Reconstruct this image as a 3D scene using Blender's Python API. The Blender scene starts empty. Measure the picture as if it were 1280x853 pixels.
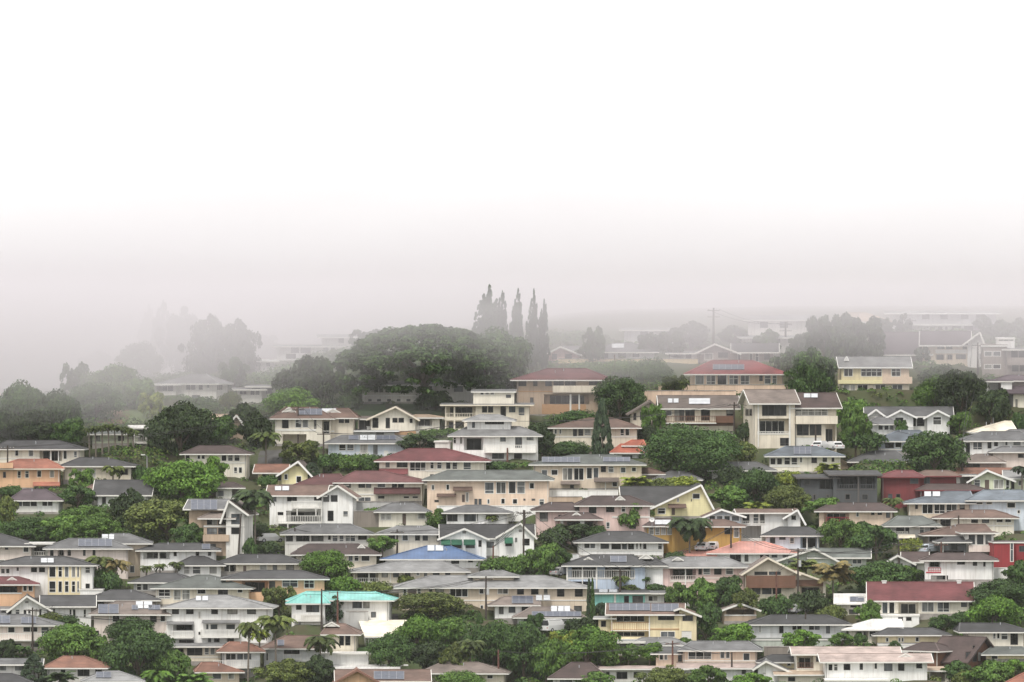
import bpy, math, random
import numpy as np
from mathutils import Vector
R = math.radians
scene = bpy.context.scene
COL = scene.collection

# ------------------------------------------------------------------ view geometry (photo pixels, 1280 x 853)
F = 9800.0
CZ = 60.0
def ray(x, y):
    return Vector(((x-640.0)/F, 1.0, (426.5-y)/F))
def pix(x, y, Y):
    return Vector(((x-640.0)/F*Y, Y, CZ+(426.5-y)/F*Y))

# ------------------------------------------------------------------ natural slope of the hillside
def lerp_tab(tab, x):
    if x <= tab[0][0]: return tab[0][1]
    for (a, b), (c, d) in zip(tab, tab[1:]):
        if x <= c:
            t = (x-a)/(c-a); t = t*t*(3-2*t)
            return b+(d-b)*t
    return tab[-1][1]
CAP = [(-400, 40), (-95, 48), (-50, 53.5), (-20, 60), (25, 64), (60, 64.6), (400, 65.2)]
def t0(X, Y):
    """height of the bare hillside"""
    s = 7.8+0.28*(Y-1200)+0.9*math.sin(X*0.045+1.0)*math.sin(Y*0.03)+0.5*math.sin(X*0.11+Y*0.05)
    cap = lerp_tab(CAP, X)+max(0.0, min(Y-1350, 200))*0.012
    k = 4.0
    h = -k*math.log(math.exp(-min(s, 200)/k)+math.exp(-cap/k))       # soft minimum
    if Y > 1620: h -= (Y-1620)*0.18
    v = 0.0
    if Y < 300: v = 56*(1-min(1, max(0, (Y-5)/295)))**1.0
    return max(h, v-2*(Y > 250), -1.0 if Y > 1700 else 0.0)
def ground(x, y):
    """distance at which the sight line through a photo pixel meets the hillside"""
    lo = 1150.0
    Y = lo
    d = ray(x, y)
    while Y < 1560:
        p = d*Y
        if p.z+CZ <= t0(p.x, Y): break
        Y += 2.0
    else:
        return 1560.0
    a, b = Y-2.0, Y
    for _ in range(12):
        m = (a+b)/2; p = d*m
        if p.z+CZ <= t0(p.x, m): b = m
        else: a = m
    return b

# ------------------------------------------------------------------ mesh helper
class MB:
    def __init__(s): s.v = []; s.f = []; s.m = []
    def add(s, vs, fs, mi=0):
        b = len(s.v); s.v.extend(vs)
        for f in fs: s.f.append([b+i for i in f]); s.m.append(mi)
    def quad(s, a, b, c, d, mi=0): s.add([a, b, c, d], [(0, 1, 2, 3)], mi)
    def tri(s, a, b, c, mi=0): s.add([a, b, c], [(0, 1, 2)], mi)
    def hexa(s, c, mi=0):
        """8 corners: bottom 4 then top 4, same winding"""
        s.add(c, [(3, 2, 1, 0), (4, 5, 6, 7), (0, 1, 5, 4), (1, 2, 6, 5), (2, 3, 7, 6), (3, 0, 4, 7)], mi)
    def box(s, x0, y0, z0, x1, y1, z1, mi=0, fr=None):
        c = [(x0, y0, z0), (x1, y0, z0), (x1, y1, z0), (x0, y1, z0), (x0, y0, z1), (x1, y0, z1), (x1, y1, z1), (x0, y1, z1)]
        if fr: c = [fr(*p) for p in c]
        s.hexa(c, mi)
    def beam(s, p, q, w, h, mi=0):
        """square bar between two points"""
        p = Vector(p); q = Vector(q); d = q-p
        if d.length < 1e-6: return
        d.normalize()
        up = Vector((0, 0, 1)) if abs(d.z) < 0.95 else Vector((0, 1, 0))
        sx = d.cross(up).normalized()*(w/2); sz = sx.cross(d).normalized()*(h/2)
        c = [p-sx-sz, p+sx-sz, p+sx+sz, p-sx+sz, q-sx-sz, q+sx-sz, q+sx+sz, q-sx+sz]
        s.hexa(c, mi)
    def tube(s, pts, rad, n=6, mi=0):
        """round tube through points, rad one per point"""
        rings = []
        for i, p in enumerate(pts):
            p = Vector(p)
            d = (Vector(pts[min(i+1, len(pts)-1)])-Vector(pts[max(i-1, 0)])).normalized()
            up = Vector((0, 0, 1)) if abs(d.z) < 0.9 else Vector((1, 0, 0))
            a = d.cross(up).normalized(); b = a.cross(d)
            r = rad[i] if hasattr(rad, '__len__') else rad
            rings.append([p+a*(r*math.cos(2*math.pi*k/n))+b*(r*math.sin(2*math.pi*k/n)) for k in range(n)])
        base = len(s.v)
        for rg in rings: s.v.extend(rg)
        for i in range(len(rings)-1):
            for k in range(n):
                a = base+i*n+k; b = base+i*n+(k+1) % n
                s.f.append([a, b, b+n, a+n]); s.m.append(mi)
        s.f.append([base+k for k in range(n)][::-1]); s.m.append(mi)
        s.f.append([base+(len(rings)-1)*n+k for k in range(n)]); s.m.append(mi)
    def mesh(s, name, mats, off=(0, 0, 0), smooth=False):
        me = bpy.data.meshes.new(name)
        o = Vector(off)
        me.from_pydata([tuple(Vector(p)-o) for p in s.v], [], s.f)
        for m in (mats if isinstance(mats, (list, tuple)) else [mats]): me.materials.append(m)
        if any(s.m): me.polygons.foreach_set('material_index', s.m)
        if smooth: me.polygons.foreach_set('use_smooth', [True]*len(s.f))
        me.update()
        return me
    def build(s, name, mats, parent=None, off=(0, 0, 0), smooth=False):
        o = bpy.data.objects.new(name, s.mesh(name, mats, off, smooth)); COL.objects.link(o)
        if parent is not None: o.parent = parent
        return o

def tag(o, label=None, cat=None, group=None, kind=None):
    if label: o['label'] = label
    if cat: o['category'] = cat
    if group: o['group'] = group
    if kind: o['kind'] = kind
    return o
def empty(name, loc):
    o = bpy.data.objects.new(name, None); COL.objects.link(o); o.location = loc; o.empty_display_size = 0.5
    return o

# ------------------------------------------------------------------ materials
MATS = {}
def new_mat(name):
    m = bpy.data.materials.new(name); m.use_nodes = True
    nt = m.node_tree
    return m, nt, nt.nodes, nt.links, nt.nodes['Principled BSDF']
def noise_mix(nt, nodes, links, col, amt, scale, detail=4, stretch=(1, 1, 1), dark=None, coord='Object'):
    """base colour broken up by a procedural noise; returns the colour socket"""
    tc = nodes.new('ShaderNodeTexCoord'); mp = nodes.new('ShaderNodeMapping'); mp.inputs['Scale'].default_value = stretch
    links.new(tc.outputs[coord], mp.inputs[0])
    n = nodes.new('ShaderNodeTexNoise'); n.inputs['Scale'].default_value = scale; n.inputs['Detail'].default_value = detail
    links.new(mp.outputs[0], n.inputs['Vector'])
    rp = nodes.new('ShaderNodeMapRange'); rp.inputs[1].default_value = .3; rp.inputs[2].default_value = .7
    links.new(n.outputs['Fac'], rp.inputs[0])
    mx = nodes.new('ShaderNodeMix'); mx.data_type = 'RGBA'
    d = dark or [c*(1-amt) for c in col[:3]]
    l = [min(1, c*(1+amt*0.6)) for c in col[:3]]
    mx.inputs[6].default_value = (*d, 1); mx.inputs[7].default_value = (*l, 1)
    links.new(rp.outputs[0], mx.inputs[0])
    return mx.outputs[2], mp
def wall_mat(col):
    k = ('wall', col)
    if k in MATS: return MATS[k]
    m, nt, nd, ln, b = new_mat('painted_wall')
    c1, mp = noise_mix(nt, nd, ln, col, 0.16, 0.6, 7, (1, 1, .45))
    # rain streaks and grime of its own shape
    n = nd.new('ShaderNodeTexNoise'); n.inputs['Scale'].default_value = 2.2; n.inputs['Detail'].default_value = 5
    mp2 = nd.new('ShaderNodeMapping'); mp2.inputs['Scale'].default_value = (1.3, 1.3, .12)
    tc = nd.new('ShaderNodeTexCoord'); ln.new(tc.outputs['Object'], mp2.inputs[0]); ln.new(mp2.outputs[0], n.inputs['Vector'])
    rp = nd.new('ShaderNodeMapRange'); rp.inputs[1].default_value = .50; rp.inputs[2].default_value = .78; rp.inputs[4].default_value = .55
    ln.new(n.outputs['Fac'], rp.inputs[0])
    mx = nd.new('ShaderNodeMix'); mx.data_type = 'RGBA'
    ln.new(rp.outputs[0], mx.inputs[0]); ln.new(c1, mx.inputs[6]); mx.inputs[7].default_value = (col[0]*.55+.01, col[1]*.52+.01, col[2]*.48+.01, 1)
    wv = nd.new('ShaderNodeTexWave'); wv.wave_type = 'BANDS'; wv.bands_direction = 'X' if sum(col)*1000 % 3 < 1.5 else 'Z'; wv.inputs['Scale'].default_value = 1.1
    wv.inputs['Distortion'].default_value = .25
    ln.new(tc.outputs['Object'], wv.inputs['Vector'])
    r2 = nd.new('ShaderNodeMapRange'); r2.inputs[1].default_value = 0; r2.inputs[2].default_value = .25; r2.inputs[3].default_value = .93; r2.inputs[4].default_value = 1.0
    ln.new(wv.outputs['Fac'], r2.inputs[0])
    sv = nd.new('ShaderNodeVectorMath'); sv.operation = 'SCALE'; ln.new(mx.outputs[2], sv.inputs[0]); ln.new(r2.outputs[0], sv.inputs['Scale'])
    ln.new(sv.outputs[0], b.inputs['Base Color']); b.inputs['Roughness'].default_value = .75
    MATS[k] = m; return m
def roof_mat(col, metal=False):
    k = ('roof', col, metal)
    if k in MATS: return MATS[k]
    m, nt, nd, ln, b = new_mat('metal_roof' if metal else 'shingle_roof')
    c0, mp = noise_mix(nt, nd, ln, col, 0.34, 0.40, 9)
    oi = nd.new('ShaderNodeObjectInfo'); hv = nd.new('ShaderNodeHueSaturation'); vr = nd.new('ShaderNodeMapRange'); vr.inputs[3].default_value = .78; vr.inputs[4].default_value = 1.22
    ln.new(oi.outputs['Random'], vr.inputs[0]); ln.new(vr.outputs[0], hv.inputs['Value']); ln.new(c0, hv.inputs['Color']); c1 = hv.outputs[0]
    n = nd.new('ShaderNodeTexNoise'); n.inputs['Scale'].default_value = 5.0; n.inputs['Detail'].default_value = 3
    mp2 = nd.new('ShaderNodeMapping'); mp2.inputs['Scale'].default_value = (.25, .25, 4.0)
    tc = nd.new('ShaderNodeTexCoord'); ln.new(tc.outputs['Object'], mp2.inputs[0]); ln.new(mp2.outputs[0], n.inputs['Vector'])
    w = nd.new('ShaderNodeTexWave'); w.wave_type = 'BANDS'
    if metal:
        w.bands_direction = 'X'; w.inputs['Scale'].default_value = .55
    else:
        w.bands_direction = 'Z'; w.inputs['Scale'].default_value = 1.5
        w.inputs['Distortion'].default_value = 1.0
    ln.new(tc.outputs['Object'], w.inputs['Vector'])
    mul = nd.new('ShaderNodeMix'); mul.data_type = 'RGBA'; mul.blend_type = 'MULTIPLY'
    mul.inputs[0].default_value = .25 if metal else .55
    ln.new(c1, mul.inputs[6])
    ad = nd.new('ShaderNodeMath'); ad.operation = 'MULTIPLY'; ln.new(n.outputs['Fac'], ad.inputs[0]); ad.inputs[1].default_value = 1.55
    av = nd.new('ShaderNodeMath'); av.operation = 'ADD'; ln.new(ad.outputs[0], av.inputs[0])
    sc = nd.new('ShaderNodeMath'); sc.operation = 'MULTIPLY'; sc.inputs[1].default_value = .40; ln.new(w.outputs['Fac'], sc.inputs[0]); ln.new(sc.outputs[0], av.inputs[1])
    cc = nd.new('ShaderNodeCombineColor')
    for i in range(3): ln.new(av.outputs[0], cc.inputs[i])
    ln.new(cc.outputs[0], mul.inputs[7])
    ln.new(mul.outputs[2], b.inputs['Base Color'])
    b.inputs['Roughness'].default_value = .45 if metal else .85
    MATS[k] = m; return m
def plain_mat(name, col, rough=.6, amt=.08, scale=2.0, metallic=0):
    k = (name, col)
    if k in MATS: return MATS[k]
    m, nt, nd, ln, b = new_mat(name)
    c, _ = noise_mix(nt, nd, ln, col, amt, scale)
    ln.new(c, b.inputs['Base Color']); b.inputs['Roughness'].default_value = rough; b.inputs['Metallic'].default_value = metallic
    MATS[k] = m; return m
def glass_mat(name, stops):
    """window lights: each one shows a dark room, a painted-in reflection or a drawn curtain (colour by pane)"""
    k = (name,)
    if k in MATS: return MATS[k]
    m, nt, nd, ln, b = new_mat(name)
    g = nd.new('ShaderNodeNewGeometry'); oi = nd.new('ShaderNodeObjectInfo')
    ad = nd.new('ShaderNodeMath'); ad.operation = 'ADD'; ln.new(g.outputs['Random Per Island'], ad.inputs[0]); ln.new(oi.outputs['Random'], ad.inputs[1])
    fr = nd.new('ShaderNodeMath'); fr.operation = 'FRACT'; ln.new(ad.outputs[0], fr.inputs[0])
    cr = nd.new('ShaderNodeValToRGB'); cr.color_ramp.interpolation = 'CONSTANT'
    el = cr.color_ramp.elements
    while len(el) < len(stops): el.new(.5)
    for e, (p, c) in zip(el, stops): e.position = p; e.color = (*c, 1)
    ln.new(fr.outputs[0], cr.inputs[0])
    tc = nd.new('ShaderNodeTexCoord'); n = nd.new('ShaderNodeTexNoise'); n.inputs['Scale'].default_value = 1.1; n.inputs['Detail'].default_value = 3
    mp = nd.new('ShaderNodeMapping'); mp.inputs['Scale'].default_value = (1.6, 1, .5); ln.new(tc.outputs['Object'], mp.inputs[0]); ln.new(mp.outputs[0], n.inputs['Vector'])
    rp = nd.new('ShaderNodeMapRange'); rp.inputs[1].default_value = .3; rp.inputs[2].default_value = .7; rp.inputs[3].default_value = .55; rp.inputs[4].default_value = 1.35
    ln.new(n.outputs['Fac'], rp.inputs[0])
    sv = nd.new('ShaderNodeVectorMath'); sv.operation = 'SCALE'; ln.new(cr.outputs[0], sv.inputs[0]); ln.new(rp.outputs[0], sv.inputs['Scale'])
    ln.new(sv.outputs[0], b.inputs['Base Color']); b.inputs['Roughness'].default_value = .12; b.inputs['Specular IOR Level'].default_value = .3
    MATS[k] = m; return m
def leaf_mat(name, col, var=.35, hue=(1.0, 1.0, 1.0)):
    k = (name, col)
    if k in MATS: return MATS[k]
    m, nt, nd, ln, b = new_mat(name)
    g = nd.new('ShaderNodeNewGeometry'); oi = nd.new('ShaderNodeObjectInfo')
    mx = nd.new('ShaderNodeMix'); mx.data_type = 'RGBA'
    mx.inputs[6].default_value = (*[c*(1-var) for c in col], 1)
    mx.inputs[7].default_value = (col[0]*(1+var)*1.25, col[1]*(1+var), col[2]*(1+var)*.8, 1)
    ln.new(g.outputs['Random Per Island'], mx.inputs[0])
    # light and dark clumps: leaf age differs from bough to bough
    tc = nd.new('ShaderNodeTexCoord'); n = nd.new('ShaderNodeTexNoise'); n.inputs['Scale'].default_value = 2.4; n.inputs['Detail'].default_value = 2
    n.noise_dimensions = '4D'; ln.new(tc.outputs['Object'], n.inputs['Vector'])
    sd = nd.new('ShaderNodeMath'); sd.operation = 'MULTIPLY'; sd.inputs[1].default_value = 40.0; ln.new(oi.outputs['Random'], sd.inputs[0]); ln.new(sd.outputs[0], n.inputs['W'])
    rp = nd.new('ShaderNodeMapRange'); rp.inputs[1].default_value = .3; rp.inputs[2].default_value = .7; rp.inputs[3].default_value = .65; rp.inputs[4].default_value = 1.4
    ln.new(n.outputs['Fac'], rp.inputs[0])
    ro = nd.new('ShaderNodeMapRange'); ro.inputs[3].default_value = .8; ro.inputs[4].default_value = 1.2
    ln.new(oi.outputs['Random'], ro.inputs[0])
    mm = nd.new('ShaderNodeMath'); mm.operation = 'MULTIPLY'; ln.new(rp.outputs[0], mm.inputs[0]); ln.new(ro.outputs[0], mm.inputs[1])
    sv = nd.new('ShaderNodeVectorMath'); sv.operation = 'SCALE'; ln.new(mx.outputs[2], sv.inputs[0]); ln.new(mm.outputs[0], sv.inputs['Scale'])
    ln.new(sv.outputs[0], b.inputs['Base Color']); b.inputs['Roughness'].default_value = .6
    b.inputs['Specular IOR Level'].default_value = .25
    MATS[k] = m; return m
SKY_STRENGTH = 0.10
CLOUD = 7.4
SUN_STRENGTH = 1.5
EXPOSURE = 0.95
HAZE_D = 0.000025
HAZE_TOP = 130.0
FOG_D = 0.0140
FOG_PROFILE = [(38, 1320), (42, 1326), (47, 1334), (52, 1332), (57, 1314), (62, 1296), (66, 1292), (69.5, 1340), (72, 1470), (74, 1512), (78, 1556), (85, 1585), (92, 1600), (110, 1626), (126, 1644)]
FOG_BACK = 1645.0
# ------------------------------------------------------------------ camera, light, sky, air
cam = bpy.data.cameras.new('camera'); cam.sensor_width = 36.0; cam.lens = F/1280*36.0
cam.clip_start = 1.0; cam.clip_end = 20000.0
co = bpy.data.objects.new('camera', cam); COL.objects.link(co); co.location = (0, 0, CZ); co.rotation_euler = (R(90), 0, 0)
scene.camera = co
SUN_EL, SUN_AZ = R(58), R(200)      # azimuth clockwise from +Y
w = bpy.data.worlds.new("World"); scene.world = w; w.use_nodes = True
nt = w.node_tree; nd = nt.nodes; ln = nt.links
bg = nd['Background']
sky = nd.new('ShaderNodeTexSky'); sky.sky_type = 'NISHITA'; sky.sun_disc = False
sky.sun_elevation = SUN_EL; sky.sun_rotation = SUN_AZ; sky.dust_density = 1.0; sky.air_density = 1.0; sky.ozone_density = 1.0
# an overcast sky: the clear sky's brightness with nearly all of its blue taken out by cloud
hs = nd.new('ShaderNodeHueSaturation'); hs.inputs['Saturation'].default_value = 0.10
ln.new(sky.outputs[0], hs.inputs['Color'])
cl = nd.new('ShaderNodeMix'); cl.data_type = 'RGBA'; cl.inputs[0].default_value = 0.8       # the cloud deck under it
cl.inputs[7].default_value = (CLOUD*1.0, CLOUD*.99, CLOUD*.985, 1)
ln.new(hs.outputs[0], cl.inputs[6])
ln.new(cl.outputs[2], bg.inputs['Color']); bg.inputs['Strength'].default_value = SKY_STRENGTH
sl = bpy.data.lights.new('sun', 'SUN'); sl.energy = SUN_STRENGTH; sl.angle = R(16); sl.color = (1.0, .94, .86)
so = bpy.data.objects.new('sun', sl); COL.objects.link(so)
dirv = Vector((math.sin(SUN_AZ)*math.cos(SUN_EL), math.cos(SUN_AZ)*math.cos(SUN_EL), math.sin(SUN_EL)))
so.rotation_euler = dirv.to_track_quat('Z', 'Y').to_euler(); so.location = (0, 600, 300)
vs = scene.view_settings
scene.display_settings.display_device = 'sRGB'
vs.view_transform = 'Standard'; vs.look = 'None'; vs.gamma = 1.0; vs.use_curve_mapping = False
vs.exposure = EXPOSURE
scene.cycles.volume_bounces = 1

def volume_mat(name, dens, col, aniso=0.0):
    m = bpy.data.materials.new(name); m.use_nodes = True
    n = m.node_tree.nodes; n.clear()
    out = n.new('ShaderNodeOutputMaterial'); pv = n.new('ShaderNodeVolumePrincipled')
    pv.inputs['Color'].default_value = (*col, 1); pv.inputs['Density'].default_value = dens; pv.inputs['Anisotropy'].default_value = aniso
    m.node_tree.links.new(pv.outputs[0], out.inputs['Volume'])
    return m
mb = MB(); mb.box(-2600, -600, -3, 2600, 4600, HAZE_TOP)
hz = mb.build('haze', volume_mat('haze_air', HAZE_D, (.97, .97, .98)))
tag(hz, kind='stuff')
# low cloud lying on the upper slope: an uneven wedge that thickens up the hill
def fog_bank():
    rnd = random.Random(5)
    nx, nz = 34, 46
    xs = [-330+660*i/(nx-1) for i in range(nx)]
    prof = FOG_PROFILE      # (height, front distance)
    def front(x, z):
        Y = lerp_lin(prof, z)
        xn = x+0.0
        bump = 9*math.sin(xn*.031+z*.12+.6)+8*math.sin(xn*.083-z*.2+2.0)+5*math.sin(xn*.17+z*.31)
        bump *= max(.4, min(1, (76-z)/8))
        left = max(0, min(1, (-xn-20)/80))          # the cloud reaches lower on the left
        return min(Y+bump+(16*max(0, min(1, (xn-5)/45))-18*left*max(0, min(1, (z-45)/7))+6*math.exp(-((xn+15)/22)**2))*max(0, min(1, (78-z)/15)), FOG_BACK-2)
    zs = [prof[0][0]+(prof[-1][0]-prof[0][0])*j/(nz-1) for j in range(nz)]
    b = MB(); V = {}
    def vid(p):
        b.v.append(p); return len(b.v)-1
    fr = [[vid((x, front(x, z), z)) for x in xs] for z in zs]
    bk = [[vid((x, FOG_BACK, z)) for x in xs] for z in zs]
    def q(*a): b.f.append(list(a)); b.m.append(0)
    for j in range(nz-1):
        for i in range(nx-1):
            q(fr[j][i], fr[j][i+1], fr[j+1][i+1], fr[j+1][i])
            q(bk[j][i+1], bk[j][i], bk[j+1][i], bk[j+1][i+1])
        q(fr[j][0], fr[j+1][0], bk[j+1][0], bk[j][0])
        q(fr[j][-1], bk[j][-1], bk[j+1][-1], fr[j+1][-1])
    for i in range(nx-1):
        q(fr[0][i+1], fr[0][i], bk[0][i], bk[0][i+1])
        q(fr[-1][i], fr[-1][i+1], bk[-1][i+1], bk[-1][i])
    o = b.build('haze', volume_mat('low_cloud', FOG_D, (.845, .812, .85)))
    tag(o, kind='stuff')
def lerp_lin(tab, x):
    if x <= tab[0][0]: return tab[0][1]
    for (a, b), (c, d) in zip(tab, tab[1:]):
        if x <= c: return b+(d-b)*(x-a)/(c-a)
    return tab[-1][1]
fog_bank()
# ------------------------------------------------------------------ houses
TILES = {'A1': (0, 640, 4), 'A2': (320, 640, 4), 'A3': (640, 640, 4), 'A4': (960, 640, 4),
         'B1': (0, 460, 4), 'B2': (320, 460, 4), 'B3': (640, 460, 4), 'B4': (960, 460, 4),
         'C1': (0, 330, 4), 'C2': (320, 330, 4), 'C3': (560, 330, 4), 'C4': (800, 330, 4), 'C5': (1040, 370, 16/3), 'P': (0, 0, 1)}
def tp(tile, x, y):
    ox, oy, s = TILES[tile]
    return ox+x/s, oy+y/s

# paint and roofing (real reflectance, not picture values)
PAL = dict(
    white=(.78, .78, .76), offwhite=(.68, .67, .63), cream=(.68, .62, .51), pcream=(.74, .70, .60), yellow=(.72, .63, .41), pyellow=(.76, .70, .42),
    beige=(.62, .53, .42), tan=(.44, .34, .25), peach=(.70, .56, .44), pink=(.66, .50, .46), ppink=(.68, .60, .55), orange=(.66, .42, .26),
    gold=(.46, .29, .085), grey=(.42, .42, .41), lgrey=(.58, .59, .59), taupe=(.30, .26, .24), dgrey=(.07, .075, .08), blue=(.45, .53, .64), lblue=(.56, .62, .68),
    bgrey=(.42, .46, .53), pgreen=(.62, .66, .50), ggreen=(.46, .50, .45), rwall=(.27, .03, .036), dred=(.17, .035, .038), red=(.40, .03, .05), brown=(.16, .08, .05), wood=(.42, .24, .12), teal=(.25, .58, .52),
    # roofs
    r_char=(.050, .050, .052), r_grey=(.118, .119, .122), r_lgrey=(.190, .191, .192), r_dbrown=(.065, .045, .042), r_brown=(.125, .082, .066), r_maroon=(.11, .045, .045),
    r_red=(.24, .062, .062), r_dred=(.135, .042, .045), r_rust=(.20, .10, .07), r_tile=(.28, .115, .078), r_coral=(.50, .25, .21), r_blue=(.065, .11, .21), r_teal=(.20, .50, .455),
    r_green=(.105, .115, .108), r_tan=(.36, .28, .21), r_white=(.62, .61, .59), r_cream=(.62, .57, .47), r_taupe=(.155, .128, .113), r_bgrey=(.125, .145, .168), r_orange=(.29, .085, .052), r_pinkw=(.34, .275, .25), r_purple=(.085, .065, .075))
METAL = {'r_blue', 'r_teal', 'r_white', 'r_coral'}
def M_wall(c): return wall_mat(PAL[c])
def M_roof(c): return roof_mat(PAL[c], c in METAL)
def M_trim(c): return plain_mat('trim_paint', PAL[c], .55, .07)
G_DARK = glass_mat('dark_window_glass', [(0, (.010, .011, .013)), (.40, (.018, .020, .022)), (.70, (.036, .038, .040)), (.88, (.09, .092, .09)), (.96, (.26, .255, .235))])
G_MID = glass_mat('painted_reflection_glass', [(0, (.07, .08, .09)), (.35, (.12, .13, .14)), (.7, (.18, .19, .19)), (.9, (.05, .055, .06))])  # mid-grey tones paint a reflection into the pane colour
G_CURT = glass_mat('curtained_window_glass', [(0, (.36, .355, .335)), (.4, (.28, .28, .265)), (.75, (.42, .41, .39)), (.92, (.10, .105, .11))])
FRAME_DK = plain_mat('dark_window_frame', (.10, .09, .085), .5)
SOLAR = plain_mat('solar_cell', (.075, .085, .115), .35, .25, 1.6)
SOLAR_W = plain_mat('painted_sky_solar_glass', (.50, .52, .54), .2, .15, 1.0)  # dark glass whose sky reflection is painted in as a pale base colour
EDGE = plain_mat('aluminium_edge', (.36, .37, .39), .4)
STONE = plain_mat('concrete', (.30, .28, .26), .9, .3, 1.2)
FOOT = []        # footprints, used to terrace the slope
HOUSES = []
hrnd = random.Random(11)

def B(x0, x1, yb, ye, yr, wall, roof, t='h', d=None, w='', dv=0.0, oh=.85, rx=None, xr=None, trim='offwhite', rc=None, ac=None, yl=None, fd=1.6, e=None, ohs=None, qc=None):
    return dict(x0=x0, x1=x1, yb=yb, ye=ye, yr=yr, wall=wall, roof=roof, t=t, d=d, w=w, dv=dv, oh=oh, rx=rx, xr=xr, trim=trim, rc=rc, ac=ac, yl=yl, fd=fd, e=e or [], ohs=oh if ohs is None else ohs, qc=qc)

def parse(spec):
    out = []
    for item in spec.replace('\n', '').split(';'):
        item = item.strip()
        if not item: continue
        head, xs = item.split(':')
        side = ''
        head = head.strip()
        if head[0] in 'LR': side, head = head[0], head[1:]
        kind = head[0]; a, b = head[1:].split('~')
        for xr in xs.split(','):
            p, q = xr.strip().split('~')
            out.append((side, kind, float(p), float(a), float(q), float(b)))
    return out

class House:
    def __init__(h, tile, blocks, yaw, dy):
        h.tile = tile
        b0 = blocks[0]
        x0, yb = tp(tile, b0['x0'], b0['yb']); x1, _ = tp(tile, b0['x1'], b0['yb'])
        xm = min(max((x0+x1)/2, -40), 1320)
        h.Y = ground(xm, min(yb, 900))+dy
        c, s = math.cos(R(yaw)), math.sin(R(yaw))
        h.ux, h.uy = Vector((c, s, 0)), Vector((-s, c, 0))
        m = pix(xm, yb, h.Y)
        d = ray(x0, yb)
        n = h.uy
        t = (m-Vector((0, 0, CZ))).dot(n)/d.dot(n)
        h.O = Vector((0, 0, CZ))+d*t
    def hit(h, x, y, v):
        """photo pixel of the tile -> (u, w) on the vertical plane v"""
        px, py = tp(h.tile, x, y)
        d = ray(px, py); C0 = Vector((0, 0, CZ))
        t = ((h.O-C0).dot(h.uy)+v)/d.dot(h.uy)
        p = C0+d*t-h.O
        return p.dot(h.ux), p.z
    def hit_side(h, x, y, u):
        px, py = tp(h.tile, x, y)
        d = ray(px, py); C0 = Vector((0, 0, CZ))
        den = d.dot(h.ux)
        if abs(den) < 1e-4: return 0, 0
        t = ((h.O-C0).dot(h.ux)+u)/den
        p = C0+d*t-h.O
        return p.dot(h.uy), p.z
    def hit_plane(h, x, y, p0, n):
        """local plane through p0 with normal n (u,v,w)"""
        px, py = tp(h.tile, x, y)
        d = ray(px, py)
        dl = Vector((d.dot(h.ux), d.dot(h.uy), d.z))
        ol = Vector((0, 0, CZ))-h.O
        ol = Vector((ol.dot(h.ux), ol.dot(h.uy), ol.z))
        t = (Vector(p0)-ol).dot(n)/dl.dot(n)
        return ol+dl*t
    def fr(h, u, v, w):
        return h.ux*u+h.uy*v+Vector((0, 0, w))

def bars_window(mb, fr, u0, w0, u1, w1, va, vb, fw, n, hbar):
    """frame ring with mullions"""
    mb.box(u0, va, w0, u1, vb, w0+fw, 0, fr); mb.box(u0, va, w1-fw, u1, vb, w1, 0, fr)
    mb.box(u0, va, w0+fw, u0+fw, vb, w1-fw, 0, fr); mb.box(u1-fw, va, w0+fw, u1, vb, w1-fw, 0, fr)
    for i in range(1, n):
        u = u0+(u1-u0)*i/n
        mb.box(u-fw*.4, va+.02, w0+fw, u+fw*.4, vb-.01, w1-fw, 0, fr)
    if hbar:
        w = w0+(w1-w0)*hbar
        mb.box(u0+fw, va+.025, w-fw*.35, u1-fw, vb-.012, w+fw*.35, 0, fr)

def lites(m, fr, a, z0, c, z1, va, vb, n, hb):
    zs = [z0+.02, z0+(z1-z0)*hb, z1-.02] if hb else [z0+.02, z1-.02]
    for i in range(n):
        for p, q in zip(zs, zs[1:]): m.box(a+.02+(c-a-.04)*i/n, va, p, a+.02+(c-a-.04)*(i+1)/n-.004, vb, q-.004, 0, fr)
def rail_mesh(mb, fr, u0, u1, v0, v1, w0, w1):
    """open railing: top and bottom rail, posts and balusters along the front (and returns when v0<v1)"""
    mb.box(u0, v0, w1-.09, u1, v0+.07, w1, 0, fr); mb.box(u0, v0, w0+.08, u1, v0+.06, w0+.16, 0, fr)
    n = max(2, int((u1-u0)/.28))
    for i in range(n+1):
        u = u0+(u1-u0-.07)*i/n; big = i % 7 == 0 or i == n
        k = .1 if big else .065
        mb.box(u, v0+.005, w0, u+k, v0+.06, w1-.09, 0, fr)
    if v1-v0 > .4:
        for uu in (u0, u1-.07):
            mb.box(uu, v0+.07, w1-.09, uu+.07, v1, w1, 0, fr)
            for k in range(int((v1-v0)/.3)):
                v = v0+.3*(k+1)
                mb.box(uu+.005, v, w0, uu+.06, v+.06, w1-.09, 0, fr)

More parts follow.
